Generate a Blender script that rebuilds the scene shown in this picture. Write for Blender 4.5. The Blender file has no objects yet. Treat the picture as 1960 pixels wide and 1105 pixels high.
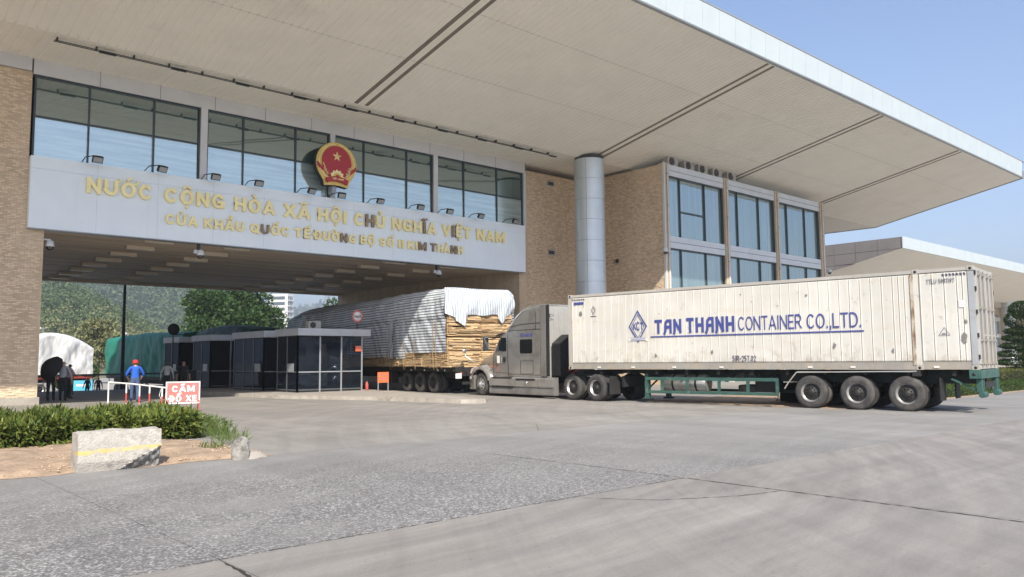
import bpy, bmesh, math, random, unicodedata
import numpy as np
from mathutils import Matrix, Vector
from mathutils import noise as mnoise
rnd = random.Random(11)
nrg = np.random.default_rng(5)
R = math.radians
scene = bpy.context.scene
COL = scene.collection

# ------------------------------------------------------------------ camera
yaw, pitch, roll, fpx = R(47.8868), R(5.0824), R(-0.5082), 1530.7
fw = Vector((math.cos(yaw)*math.cos(pitch), math.sin(yaw)*math.cos(pitch), math.sin(pitch)))
r0 = Vector((math.sin(yaw), -math.cos(yaw), 0)); u0 = r0.cross(fw)
r1 = math.cos(roll)*r0 + math.sin(roll)*u0; u1 = -math.sin(roll)*r0 + math.cos(roll)*u0
cam_data = bpy.data.cameras.new('camera'); cam = bpy.data.objects.new('camera', cam_data); COL.objects.link(cam)
M4 = Matrix.Identity(4)
for i in range(3):
    M4[i][0] = r1[i]; M4[i][1] = u1[i]; M4[i][2] = -fw[i]
M4[0][3], M4[1][3], M4[2][3] = 0, 0, 1.6
cam.matrix_world = M4
cam_data.sensor_width = 36; cam_data.lens = 36*fpx/1960
cam_data.clip_start = 0.1; cam_data.clip_end = 12000
scene.camera = cam

# ------------------------------------------------------------------ light
SUN_EL = R(40); SUN_AZ = R(211.5)          # azimuth clockwise from +Y: the sun stands behind the viewer, to the left
world = bpy.data.worlds.new('World'); scene.world = world; world.use_nodes = True
wn = world.node_tree.nodes; wl = world.node_tree.links
bg = wn['Background']; bg.inputs['Strength'].default_value = 0.125
sky = wn.new('ShaderNodeTexSky'); sky.sky_type = 'NISHITA'; sky.sun_disc = False
sky.sun_elevation = SUN_EL; sky.sun_rotation = SUN_AZ
sky.air_density = 1.0; sky.dust_density = 1.0; sky.ozone_density = 3.2; sky.altitude = 100
tint = wn.new('ShaderNodeMix'); tint.data_type = 'RGBA'; tint.blend_type = 'MULTIPLY'; tint.inputs[0].default_value = 1; tint.inputs[7].default_value = (1.0, .955, .985, 1)
wl.new(sky.outputs[0], tint.inputs[6])
tcw = wn.new('ShaderNodeTexCoord'); mpw = wn.new('ShaderNodeMapping'); mpw.inputs['Scale'].default_value = (3.2, 3.2, 9); mpw.inputs['Location'].default_value = (4.1, 1.7, .3); wl.new(tcw.outputs['Generated'], mpw.inputs['Vector'])
nzw = wn.new('ShaderNodeTexNoise'); nzw.inputs['Scale'].default_value = 1.3; nzw.inputs['Detail'].default_value = 7; nzw.inputs['Roughness'].default_value = .55; wl.new(mpw.outputs[0], nzw.inputs['Vector'])
rpw = wn.new('ShaderNodeValToRGB'); rpw.color_ramp.elements[0].position = .58; rpw.color_ramp.elements[1].position = .80; rpw.color_ramp.elements[1].color = (.55, .55, .55, 1); wl.new(nzw.outputs['Fac'], rpw.inputs['Fac'])
cld = wn.new('ShaderNodeMix'); cld.data_type = 'RGBA'; cld.inputs[7].default_value = (6.6, 6.5, 7.0, 1); spw = wn.new('ShaderNodeSeparateXYZ'); wl.new(tcw.outputs['Generated'], spw.inputs[0])
rmw = wn.new('ShaderNodeValToRGB'); e_ = rmw.color_ramp.elements; e_[0].position = .03; e_[1].position = .10; e_.new(.15); e_[2].position = .15; e_.new(.24); e_[3].position = .24
for q_, c_ in zip(e_, (0, 1, 1, 0)): q_.color = (c_, c_, c_, 1)
wl.new(spw.outputs[2], rmw.inputs['Fac']); mcw = wn.new('ShaderNodeMath'); mcw.operation = 'MULTIPLY'; wl.new(rmw.outputs['Color'], mcw.inputs[0]); wl.new(rpw.outputs['Color'], mcw.inputs[1]); wl.new(mcw.outputs[0], cld.inputs[0]); wl.new(tint.outputs[2], cld.inputs[6])
wl.new(cld.outputs[2], bg.inputs['Color'])
sun_d = bpy.data.lights.new('sun', 'SUN'); sun_d.energy = 4.5; sun_d.angle = R(0.53); sun_d.color = (1.0, 0.93, 0.81)
sun = bpy.data.objects.new('sun', sun_d); COL.objects.link(sun)
ldir = Vector((-math.sin(SUN_AZ)*math.cos(SUN_EL), -math.cos(SUN_AZ)*math.cos(SUN_EL), -math.sin(SUN_EL)))
sun.rotation_euler = ldir.to_track_quat('-Z', 'Y').to_euler(); sun.location = (-20, -30, 40)
vs = scene.view_settings; vs.view_transform = 'Standard'; vs.look = 'None'; vs.exposure = 0.82; vs.gamma = 1; vs.use_curve_mapping = False
scene.cycles.use_denoising = True
scene.cycles.max_bounces = 9; scene.cycles.diffuse_bounces = 6; scene.cycles.glossy_bounces = 4
scene.cycles.sample_clamp_indirect = 6

# ------------------------------------------------------------------ materials
def nodes_of(name):
    m = bpy.data.materials.new(name); m.use_nodes = True
    nt = m.node_tree; return m, nt.nodes, nt.links, nt.nodes['Principled BSDF']
def pos_vec(n, l, coord='world', scale=(1, 1, 1)):
    if coord == 'world': src = n.new('ShaderNodeNewGeometry').outputs['Position']
    else: src = n.new('ShaderNodeTexCoord').outputs['Object' if coord == 'object' else 'UV']
    mp = n.new('ShaderNodeMapping'); mp.inputs['Scale'].default_value = scale
    l.new(src, mp.inputs['Vector']); return mp.outputs['Vector']
def noise(n, l, vec, scale, detail=4, rough=.6):
    t = n.new('ShaderNodeTexNoise'); t.inputs['Scale'].default_value = scale; t.inputs['Detail'].default_value = detail
    t.inputs['Roughness'].default_value = rough; l.new(vec, t.inputs['Vector']); return t.outputs['Fac']
def ramp(n, l, fac, stops):
    r = n.new('ShaderNodeValToRGB'); e = r.color_ramp.elements
    while len(e) < len(stops): e.new(.5)
    for k, (p, c) in enumerate(stops):
        e[k].position = p; e[k].color = (*c, 1) if len(c) == 3 else c
    l.new(fac, r.inputs['Fac']); return r.outputs['Color']
def mixc(n, l, fac, a, b, mode='MIX'):
    m = n.new('ShaderNodeMix'); m.data_type = 'RGBA'; m.blend_type = mode
    for sock, v in ((m.inputs[0], fac), (m.inputs[6], a), (m.inputs[7], b)):
        if isinstance(v, (int, float)): sock.default_value = v
        elif isinstance(v, tuple): sock.default_value = (*v, 1)
        else: l.new(v, sock)
    return m.outputs[2]
def bump(n, l, p, h, strength, dist=.02):
    b = n.new('ShaderNodeBump'); b.inputs['Strength'].default_value = strength; b.inputs['Distance'].default_value = dist
    l.new(h, b.inputs['Height']); l.new(b.outputs[0], p.inputs['Normal'])
def sc(c, k): return tuple(min(1, v*k) for v in c)
def mat(name, col, rough=.6, metal=0, var=.15, scale=2., bmp=0., bscale=40, stretch=(1, 1, 1), dirt=None, dscale=1., dlo=.5, dhi=.7, dstretch=(1, 1, 1), coord='world', spec=.5, coat=0):
    m, n, l, p = nodes_of(name)
    v = pos_vec(n, l, coord, stretch); f = noise(n, l, v, scale, 5)
    c = ramp(n, l, f, [(.3, sc(col, 1-var)), (.7, sc(col, 1+var))])
    if dirt:
        v2 = pos_vec(n, l, coord, dstretch); f2 = noise(n, l, v2, dscale, 8, .65)
        k = ramp(n, l, f2, [(dlo, (0, 0, 0)), (dhi, (1, 1, 1))]); c = mixc(n, l, k, c, dirt)
    l.new(c, p.inputs['Base Color']); p.inputs['Roughness'].default_value = rough; p.inputs['Metallic'].default_value = metal
    p.inputs['Specular IOR Level'].default_value = spec; p.inputs['Coat Weight'].default_value = coat
    if bmp: bump(n, l, p, noise(n, l, v, bscale, 3), bmp)
    return m
MT = {}
def brick_mat(name, axis):
    m, n, l, p = nodes_of(name)
    g = n.new('ShaderNodeNewGeometry'); s = n.new('ShaderNodeSeparateXYZ'); cb = n.new('ShaderNodeCombineXYZ')
    l.new(g.outputs['Position'], s.inputs[0]); l.new(s.outputs[axis], cb.inputs[0]); l.new(s.outputs[2], cb.inputs[1])
    b = n.new('ShaderNodeTexBrick'); b.inputs['Scale'].default_value = 1; b.inputs['Brick Width'].default_value = .22; b.inputs['Row Height'].default_value = .065
    b.inputs['Mortar Size'].default_value = .005; b.inputs['Mortar Smooth'].default_value = .2; b.inputs['Bias'].default_value = 0
    b.inputs['Color1'].default_value = (.72, .57, .405, 1); b.inputs['Color2'].default_value = (.61, .475, .33, 1); b.inputs['Mortar'].default_value = (.46, .36, .255, 1)
    l.new(cb.outputs[0], b.inputs['Vector'])
    f = noise(n, l, pos_vec(n, l, 'world', (1, 1, .35)), 1.3, 6)
    c = mixc(n, l, .65, b.outputs['Color'], ramp(n, l, f, [(.3, (.62, .60, .58)), (.7, (1, 1, 1))]), 'MULTIPLY')
    l.new(c, p.inputs['Base Color']); p.inputs['Roughness'].default_value = .7
    bump(n, l, p, b.outputs['Fac'], -.6, .01)
    return m
MT['brick_x'] = brick_mat('brick_front', 0); MT['brick_y'] = brick_mat('brick_side', 1)
MT['tile'] = mat('raised_brick_tile', (.72, .57, .405), .65, var=.2, scale=9)
MT['cream_soffit'] = mat('cream_soffit_sheet', (.87, .835, .75), .55, var=.035, scale=.6, dirt=(.70, .67, .60), dscale=.35, dlo=.62, dhi=.85)
MT['alu'] = mat('white_aluminium_panel', (.46, .515, .53), .38, 0, var=.04, scale=.8, spec=.6)
MT['sign_white'] = mat('sign_panel_white', (.83, .91, 1.0), .45, var=.03, scale=.9, dirt=(.70, .75, .80), dscale=2.2, dlo=.6, dhi=.9, dstretch=(1.2, 1, .12))
MT['strip_white'] = mat('grey_white_strip', (.62, .63, .64), .5, var=.06, scale=1.)
MT['band'] = mat('pale_metal_band', (.62, .66, .70), .45, var=.06, scale=1.2)
MT['steel'] = mat('brushed_steel_cladding', (.62, .67, .70), .42, .55, var=.05, scale=1.5)
MT['dark_joint'] = mat('dark_joint', (.05, .05, .05), .8, var=.1)
MT['frame_dark'] = mat('dark_window_frame', (.035, .05, .06), .4, var=.1)
MT['frame_grey'] = mat('grey_metal_frame', (.36, .38, .40), .4, .4, var=.08)
MT['roof_grey'] = mat('grey_metal_roofing', (.30, .31, .32), .5, .3, var=.12, scale=.6)
MT['taupe_panel'] = mat('taupe_cladding_panel', (.19, .17, .16), .5, var=.08, scale=.7)
MT['ceil'] = mat('passage_ceiling', (.64, .53, .40), .6, var=.22, scale=.9, stretch=(.25, 2.4, 1), dirt=(.40, .33, .25), dscale=.5, dlo=.5, dhi=.75, dstretch=(.2, 1.5, 1))
MT['lamp_box'] = mat('cream_lamp_housing', (.60, .53, .42), .5, var=.05)
MT['diffuser'] = mat('lamp_diffuser', (.5, .47, .42), .3, var=.03)
def glass_facade(name, tint=(.80, .90, .88), base=(.045, .078, .076), fac=.36, wob=.0025, st=(.25, .25, 5)):
    m, n, l, p = nodes_of(name)
    out = n['Material Output']; n.remove(p)
    gl = n.new('ShaderNodeBsdfGlossy'); gl.inputs['Color'].default_value = (*tint, 1); gl.inputs['Roughness'].default_value = .03
    df = n.new('ShaderNodeBsdfDiffuse'); mx = n.new('ShaderNodeMixShader'); mx.inputs[0].default_value = fac
    v = pos_vec(n, l, 'world', st); c = ramp(n, l, noise(n, l, v, 1.2, 2), [(.35, base), (.65, sc(base, 1.7))]); l.new(c, df.inputs[0])
    b = n.new('ShaderNodeBump'); b.inputs['Strength'].default_value = wob; b.inputs['Distance'].default_value = 1
    l.new(noise(n, l, pos_vec(n, l), .9, 1), b.inputs['Height']); l.new(b.outputs[0], gl.inputs['Normal'])
    l.new(df.outputs[0], mx.inputs[1]); l.new(gl.outputs[0], mx.inputs[2]); l.new(mx.outputs[0], out.inputs['Surface'])
    return m
MT['glass'] = glass_facade('reflective_facade_glass'); MT['glass_low'] = glass_facade('facade_glass_blinds_and_sky_tone', (.80, .90, .88), (.27, .34, .345), .46)  # lower panes: pale blinds plus the sky reflection painted into the colour
MT['glass_blue'] = glass_facade('blue_curtain_glass', (.74, .84, .86), (.11, .165, .175), .46, .0025, (7, 7, .12))
MT['booth_glass'] = glass_facade('dark_booth_glass', (.55, .66, .85), (.006, .008, .012), .065, .006)
MT['car_glass'] = glass_facade('dark_vehicle_glass', (.8, .85, .9), (.008, .009, .01), .14, .004)
def gold_mat(name, col, metal, rough, var):
    return mat(name, col, rough, metal, var=var, scale=3.5, spec=.6)
MT['gold'] = gold_mat('gold_letter', (.95, .78, .38), .25, .32, .10)
MT['tarnish'] = gold_mat('tarnished_letter', (.30, .21, .125), .5, .45, .3)
MT['gold_relief'] = mat('gold_relief', (.72, .50, .15), .32, .7, var=.3, scale=22, bmp=.5, bscale=30)
MT['crest_red'] = mat('crest_red', (.42, .03, .045), .5, var=.08)
MT['black'] = mat('matt_black', (.012, .012, .013), .6, var=.2)
MT['dark_metal'] = mat('dark_painted_metal', (.03, .032, .034), .45, .3, var=.25, scale=5)
def arcs(n, l, cx, cy, k=1.5, lo=.44, hi=.60, dark=.74):
    g = n.new('ShaderNodeNewGeometry'); sub_ = n.new('ShaderNodeVectorMath'); sub_.operation = 'SUBTRACT'; sub_.inputs[1].default_value = (cx, cy, 0); l.new(g.outputs['Position'], sub_.inputs[0])
    ln = n.new('ShaderNodeVectorMath'); ln.operation = 'LENGTH'; l.new(sub_.outputs[0], ln.inputs[0]); sp = n.new('ShaderNodeSeparateXYZ'); l.new(sub_.outputs[0], sp.inputs[0])
    at = n.new('ShaderNodeMath'); at.operation = 'ARCTAN2'; l.new(sp.outputs[1], at.inputs[0]); l.new(sp.outputs[0], at.inputs[1]); cb = n.new('ShaderNodeCombineXYZ'); mk = n.new('ShaderNodeMath'); mk.operation = 'MULTIPLY'; mk.inputs[1].default_value = k
    l.new(ln.outputs['Value'], mk.inputs[0]); l.new(mk.outputs[0], cb.inputs[0]); l.new(at.outputs[0], cb.inputs[1])
    wv = noise(n, l, g.outputs['Position'], .5, 4); wm = n.new('ShaderNodeVectorMath'); wm.operation = 'MULTIPLY_ADD'; l.new(wv, wm.inputs[0]); wm.inputs[1].default_value = (.9, .25, 0); l.new(cb.outputs[0], wm.inputs[2])
    f = noise(n, l, wm.outputs[0], 1.6, 9, .68); return ramp(n, l, f, [(lo, (dark, dark, dark+.01)), (hi, (1.03, 1.03, 1.03))])
def ground_mats():
    # plain weathered concrete
    m, n, l, p = nodes_of('weathered_concrete')
    v = pos_vec(n, l); a = noise(n, l, v, .35, 8, .62); b = noise(n, l, pos_vec(n, l, 'world', (.16, 1.5, 1)), .9, 6, .6); c = noise(n, l, v, 26, 4, .7)
    c2 = noise(n, l, pos_vec(n, l, 'world', (1.1, .14, 1)), .8, 6, .65)
    col = ramp(n, l, a, [(.25, (.265, .248, .225)), (.75, (.345, .327, .300))])
    col = mixc(n, l, .55, col, ramp(n, l, b, [(.35, (.76, .76, .77)), (.62, (1.0, 1.0, 1.0))]), 'MULTIPLY')
    col = mixc(n, l, .45, col, ramp(n, l, c2, [(.4, (.70, .70, .71)), (.6, (1.04, 1.03, 1.02))]), 'MULTIPLY')
    col = mixc(n, l, .5, col, ramp(n, l, c, [(.3, (.78, .78, .78)), (.7, (1.15, 1.15, 1.15))]), 'MULTIPLY')
    col = mixc(n, l, .38, col, arcs(n, l, 34, 2, 1.7), 'MULTIPLY')
    st = noise(n, l, v, 1.7, 9, .7); col = mixc(n, l, ramp(n, l, st, [(.66, (0, 0, 0)), (.76, (.55, .55, .55))]), col, (.12, .115, .11))
    l.new(col, p.inputs['Base Color']); p.inputs['Roughness'].default_value = .82; bump(n, l, p, noise(n, l, v, 60, 5, .7), .35, .01)
    MT['concrete'] = m
    # exposed aggregate
    m, n, l, p = nodes_of('exposed_aggregate')
    v = pos_vec(n, l); vo = n.new('ShaderNodeTexVoronoi'); vo.inputs['Scale'].default_value = 46; l.new(v, vo.inputs['Vector'])
    s = n.new('ShaderNodeSeparateColor'); l.new(vo.outputs['Color'], s.inputs[0])
    peb = ramp(n, l, s.outputs[0], [(.0, (.185, .179, .170)), (.50, (.26, .253, .243)), (.78, (.36, .353, .34)), (.92, (.54, .53, .515))])
    edge = ramp(n, l, vo.outputs['Distance'], [(.25, (1, 1, 1)), (.62, (.62, .62, .62))])
    rough_c = mixc(n, l, 1., peb, edge, 'MULTIPLY')
    worn = ramp(n, l, noise(n, l, v, .5, 7, .65), [(.28, (.24, .231, .218)), (.7, (.315, .303, .288))])
    fine = ramp(n, l, noise(n, l, v, 38, 4, .7), [(.3, (.8, .8, .8)), (.7, (1.15, 1.15, 1.15))]); worn = mixc(n, l, .6, worn, fine, 'MULTIPLY')
    k = ramp(n, l, noise(n, l, pos_vec(n, l, 'world', (.5, 1, 1)), .42, 7, .7), [(.28, (0, 0, 0)), (.50, (1, 1, 1))])
    ps = n.new('ShaderNodeSeparateXYZ'); l.new(v, ps.inputs[0])
    def mr(sock, a, b, lo):
        q = n.new('ShaderNodeMapRange'); q.inputs[1].default_value = a; q.inputs[2].default_value = b; q.inputs[3].default_value = 1; q.inputs[4].default_value = lo; l.new(sock, q.inputs[0]); return q.outputs[0]
    def mul(a, b):
        q = n.new('ShaderNodeMath'); q.operation = 'MULTIPLY'; l.new(a, q.inputs[0]); l.new(b, q.inputs[1]); return q.outputs[0]
    k = mul(mul(k, mr(ps.outputs[1], 9.5, 13.5, 0)), mr(ps.outputs[0], 7, 17, .0))
    col = mixc(n, l, k, worn, rough_c); col = mixc(n, l, .35, col, arcs(n, l, 20, -14, 1.6), 'MULTIPLY')
    tr = noise(n, l, pos_vec(n, l, 'world', (1.0, .16, 1)), .7, 5); col = mixc(n, l, .5, col, ramp(n, l, tr, [(.38, (.74, .74, .75)), (.6, (1.05, 1.05, 1.05))]), 'MULTIPLY')
    l.new(col, p.inputs['Base Color']); p.inputs['Roughness'].default_value = .75; bump(n, l, p, vo.outputs['Distance'], -.35, .008)
    MT['aggregate'] = m
    m, n, l, p = nodes_of('smooth_beige_concrete')
    v = pos_vec(n, l); a = noise(n, l, v, .3, 8, .6); c = noise(n, l, v, 34, 5, .75)
    rot = n.new('ShaderNodeMapping'); rot.inputs['Rotation'].default_value = (0, 0, R(-35)); rot.inputs['Scale'].default_value = (.14, 1.6, 1)
    g = n.new('ShaderNodeNewGeometry'); l.new(g.outputs['Position'], rot.inputs['Vector'])
    b = noise(n, l, rot.outputs[0], 1.0, 6, .62); b2 = noise(n, l, pos_vec(n, l, 'world', (.2, 2.2, 1)), 1.1, 6, .6)
    col = ramp(n, l, a, [(.25, (.275, .254, .227)), (.75, (.355, .332, .302))])
    col = mixc(n, l, .7, col, ramp(n, l, b, [(.36, (.82, .82, .83)), (.60, (1.0, 1.0, 1.0))]), 'MULTIPLY')
    col = mixc(n, l, .4, col, ramp(n, l, b2, [(.4, (.74, .74, .76)), (.6, (1.04, 1.04, 1.04))]), 'MULTIPLY')
    col = mixc(n, l, .6, col, ramp(n, l, c, [(.28, (.74, .74, .74)), (.72, (1.16, 1.16, 1.16))]), 'MULTIPLY')
    col = mixc(n, l, .55, col, arcs(n, l, 2, 24, 1.5, .40, .58, .72), 'MULTIPLY'); col = mixc(n, l, .35, col, arcs(n, l, 26, -9, 2.3, .4, .58), 'MULTIPLY')
    sp = n.new('ShaderNodeTexVoronoi'); sp.inputs['Scale'].default_value = 5.5; l.new(v, sp.inputs['Vector'])
    col = mixc(n, l, ramp(n, l, sp.outputs['Distance'], [(.045, (.7, .7, .7)), (.065, (0, 0, 0))]), col, (.10, .095, .09))
    l.new(col, p.inputs['Base Color']); p.inputs['Roughness'].default_value = .8; bump(n, l, p, noise(n, l, v, 90, 5, .7), .35, .008)
    MT['beige'] = m
ground_mats()
MT['crack'] = mat('crack_filling', (.035, .033, .03), .9, var=.4, scale=9)
MT['kerb'] = mat('kerb_concrete', (.34, .31, .27), .85, var=.22, scale=2.5, bmp=.4, bscale=25, dirt=(.15, .14, .12), dscale=3, dlo=.55, dhi=.75)
MT['island_top'] = mat('island_screed', (.34, .31, .275), .8, var=.12, scale=1.2, bmp=.2)
MT['dirt'] = mat('dry_orange_soil', (.38, .275, .19), .95, var=.3, scale=4, bmp=1., bscale=16, dirt=(.26, .20, .14), dscale=1.5, dlo=.5, dhi=.7)
MT['far_ground'] = mat('far_ground', (.33, .305, .27), .9, var=.2, scale=.2)
def leaf_mat(name, cols, trans=.25):
    m, n, l, p = nodes_of(name); g = n.new('ShaderNodeNewGeometry')
    c = ramp(n, l, g.outputs['Random Per Island'], [(k/(len(cols)-1), x) for k, x in enumerate(cols)])
    cl = noise(n, l, pos_vec(n, l), .9, 3); c = mixc(n, l, .7, c, ramp(n, l, cl, [(.3, (.62, .66, .6)), (.7, (1.2, 1.2, 1.1))]), 'MULTIPLY')
    out = n['Material Output']; tr = n.new('ShaderNodeBsdfTranslucent'); l.new(c, tr.inputs[0]); l.new(c, p.inputs['Base Color']); p.inputs['Roughness'].default_value = .5; p.inputs['Specular IOR Level'].default_value = .3
    mx = n.new('ShaderNodeMixShader'); mx.inputs[0].default_value = trans; l.new(p.outputs[0], mx.inputs[1]); l.new(tr.outputs[0], mx.inputs[2]); l.new(mx.outputs[0], out.inputs[0])
    return m
MT['hedge_leaf'] = leaf_mat('hedge_leaf', [(.05, .085, .02), (.11, .16, .035), (.17, .21, .05), (.26, .28, .07)])
MT['tree_leaf'] = leaf_mat('tree_leaf', [(.03, .065, .018), (.05, .10, .025), (.075, .13, .035)])
MT['trim_leaf'] = leaf_mat('clipped_hedge_leaf', [(.06, .085, .022), (.12, .135, .035), (.17, .16, .05)])
MT['ground_leaf'] = leaf_mat('low_hedge_leaf', [(.05, .095, .02), (.09, .14, .03)])
MT['dark_leaf'] = leaf_mat('topiary_leaf', [(.03, .06, .016), (.055, .095, .024)])
MT['scrub_leaf'] = leaf_mat('scrub_leaf', [(.17, .185, .085), (.21, .22, .105), (.25, .245, .13)], .15)
MT['forest_leaf'] = leaf_mat('forest_leaf', [(.075, .115, .05), (.095, .14, .06), (.115, .155, .07)], .1)
MT['weed_leaf'] = leaf_mat('weed_leaf', [(.09, .15, .03), (.16, .21, .06)])
MT['bark'] = mat('bark', (.10, .075, .05), .9, var=.3, scale=6, bmp=.6)
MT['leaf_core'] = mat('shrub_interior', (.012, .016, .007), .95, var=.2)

# ------------------------------------------------------------------ mesh helpers
class MB:
    def __init__(s): s.v = []; s.f = []; s.m = []; s.sm = []; s.uv = None
    def add(s, verts, faces, mi=0, smooth=False):
        o = len(s.v); s.v += [tuple(p) for p in verts]
        for f in faces: s.f.append(tuple(i+o for i in f)); s.m.append(mi); s.sm.append(smooth)
        return s
    def box(s, x0, x1, y0, y1, z0, z1, mi=0, tf=None):
        v = [(x, y, z) for x in (x0, x1) for y in (y0, y1) for z in (z0, z1)]
        if tf: v = [tf(p) for p in v]
        return s.add(v, [(0, 1, 3, 2), (4, 6, 7, 5), (0, 4, 5, 1), (2, 3, 7, 6), (0, 2, 6, 4), (1, 5, 7, 3)], mi)
    def bar(s, a, b, w, h, mi=0, up=(0, 0, 1)):
        a = Vector(a); b = Vector(b); d = (b-a).normalized(); u = Vector(up)
        if abs(d.dot(u)) > .98: u = Vector((0, 1, 0))
        x = d.cross(u).normalized(); y = x.cross(d).normalized()
        v = [p + x*sx*w/2 + y*sy*h/2 for p in (a, b) for sx, sy in ((-1, -1), (1, -1), (1, 1), (-1, 1))]
        return s.add(v, [(3, 2, 1, 0), (4, 5, 6, 7), (0, 1, 5, 4), (1, 2, 6, 5), (2, 3, 7, 6), (3, 0, 4, 7)], mi)
    def prism(s, poly, axis, a, b, mi=0, smooth=False):
        def P(p, t): return {'x': (t, p[0], p[1]), 'y': (p[0], t, p[1]), 'z': (p[0], p[1], t)}[axis]
        n = len(poly); v = [P(p, a) for p in poly] + [P(p, b) for p in poly]
        f = [tuple(range(n)), tuple(range(2*n-1, n-1, -1))]
        s.add(v, f, mi); s.add(v, [(i, (i+1) % n, n+(i+1) % n, n+i) for i in range(n)], mi, smooth); return s
    def tube(s, pts, r, seg=8, mi=0, caps=True, smooth=True):
        pts = [Vector(p) for p in pts]; n = len(pts); rs = r if isinstance(r, (list, tuple)) else [r]*n
        rings = []; u = None
        for i, p in enumerate(pts):
            d = (pts[min(i+1, n-1)]-pts[max(i-1, 0)]).normalized()
            if u is None: u = d.orthogonal().normalized()
            u = (u - d*u.dot(d)).normalized(); w = d.cross(u)
            rings.append([p + (u*math.cos(2*math.pi*k/seg) + w*math.sin(2*math.pi*k/seg))*rs[i] for k in range(seg)])
        v = [q for g in rings for q in g]
        f = [(i*seg+k, i*seg+(k+1) % seg, (i+1)*seg+(k+1) % seg, (i+1)*seg+k) for i in range(n-1) for k in range(seg)]
        s.add(v, f, mi, smooth)
        if caps: s.add(rings[0], [tuple(range(seg-1, -1, -1))], mi); s.add(rings[-1], [tuple(range(seg))], mi)
        return s
    def lathe(s, prof, seg, c, ax='z', mi=0, smooth=True, a0=0, a1=2*math.pi):
        full = abs(a1-a0-2*math.pi) < 1e-6; k = seg if full else seg+1; v = []
        for r_, t in prof:
            for i in range(k):
                a = a0+(a1-a0)*i/seg; p, q = r_*math.cos(a), r_*math.sin(a)
                v.append({'z': (c[0]+p, c[1]+q, c[2]+t), 'x': (c[0]+t, c[1]+p, c[2]+q), 'y': (c[0]+p, c[1]+t, c[2]+q)}[ax])
        f = []
        for j in range(len(prof)-1):
            for i in range(seg):
                i2 = (i+1) % k; f.append((j*k+i, j*k+i2, (j+1)*k+i2, (j+1)*k+i))
        return s.add(v, f, mi, smooth)
    def grid(s, fn, nu, nv, mi=0, smooth=True, uvf=None):
        o = len(s.v); v = [fn(i/nu, j/nv) for i in range(nu+1) for j in range(nv+1)]
        s.add(v, [(i*(nv+1)+j, (i+1)*(nv+1)+j, (i+1)*(nv+1)+j+1, i*(nv+1)+j+1) for i in range(nu) for j in range(nv)], mi, smooth)
        if uvf:
            if s.uv is None: s.uv = {}
            for i in range(nu+1):
                for j in range(nv+1): s.uv[o+i*(nv+1)+j] = uvf(i/nu, j/nv)
        return s
    def mesh(s, name, mats):
        me = bpy.data.meshes.new(name); me.from_pydata(s.v, [], s.f)
        for k in mats: me.materials.append(MT[k] if isinstance(k, str) else k)
        me.polygons.foreach_set('material_index', s.m); me.polygons.foreach_set('use_smooth', s.sm)
        if s.uv:
            ul = me.uv_layers.new(name='UVMap'); li = np.zeros(len(me.loops), dtype=np.int32); me.loops.foreach_get('vertex_index', li)
            arr = np.zeros((len(s.v), 2), dtype=np.float32)
            for k, t in s.uv.items(): arr[k] = t
            ul.data.foreach_set('uv', arr[li].ravel())
        me.validate(); me.update(); return me
def link(name, data, parent=None, world=False):
    o = bpy.data.objects.new(name, data); COL.objects.link(o)
    if parent:
        o.parent = parent
        if world: o.matrix_parent_inverse = (Matrix.Translation(parent.location) @ parent.rotation_euler.to_matrix().to_4x4()).inverted()
    return o
def part(name, mb, mats, parent=None, world=False, bevel=0, loc=None, label=None, fixn=True):
    me = mb.mesh(name, mats if isinstance(mats, (list, tuple)) else [mats]); 
    if fixn:
        bm = bmesh.new(); bm.from_mesh(me); bmesh.ops.recalc_face_normals(bm, faces=bm.faces); bm.to_mesh(me); bm.free()
    o = link(name, me, parent, world)
    if loc: o.location = loc
    if label: o['label'] = label
    if bevel:
        b = o.modifiers.new('bevel', 'BEVEL'); b.width = bevel; b.segments = 2; b.limit_method = 'ANGLE'; b.angle_limit = R(40)
    return o
def thing(name, label, cat, loc=(0, 0, 0), rotz=0, group=None):
    o = bpy.data.objects.new(name, None); COL.objects.link(o); o.location = loc; o.rotation_euler = (0, 0, rotz); o.empty_display_size = .3
    o['label'] = label; o['category'] = cat
    if group: o['group'] = group
    return o
def tag(o, label, cat, group=None):
    o['label'] = label; o['category'] = cat
    if group: o['group'] = group
    return o
def dup(root, loc, rotz=None, label=None, parent=None):
    c = root.copy(); COL.objects.link(c)
    if parent: c.parent = parent
    if loc is not None: c.location = loc
    if rotz is not None: c.rotation_euler = (0, 0, rotz)
    if label: c['label'] = label
    for ch in list(root.children): dup(ch, None, parent=c)
    return c
def inst(me, name, parent, loc=(0, 0, 0), rot=None, world=False):
    o = link(name, me, parent, world); o.location = loc
    if rot: o.rotation_euler = rot
    return o
def quads(name, V, mat_, parent=None, fold=False):
    """V: (N,4,3) array of leaf quads -> one mesh object"""
    n = len(V); me = bpy.data.meshes.new(name); me.vertices.add(4*n); me.vertices.foreach_set('co', V.reshape(-1).astype(np.float32))
    me.loops.add(4*n); me.loops.foreach_set('vertex_index', np.arange(4*n, dtype=np.int32))
    me.polygons.add(n); me.polygons.foreach_set('loop_start', np.arange(0, 4*n, 4, dtype=np.int32))
    try: me.polygons.foreach_set('loop_total', np.full(n, 4, dtype=np.int32))
    except Exception: pass
    me.materials.append(MT[mat_]); me.update(calc_edges=True); me.validate()
    return link(name, me, parent)
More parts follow.
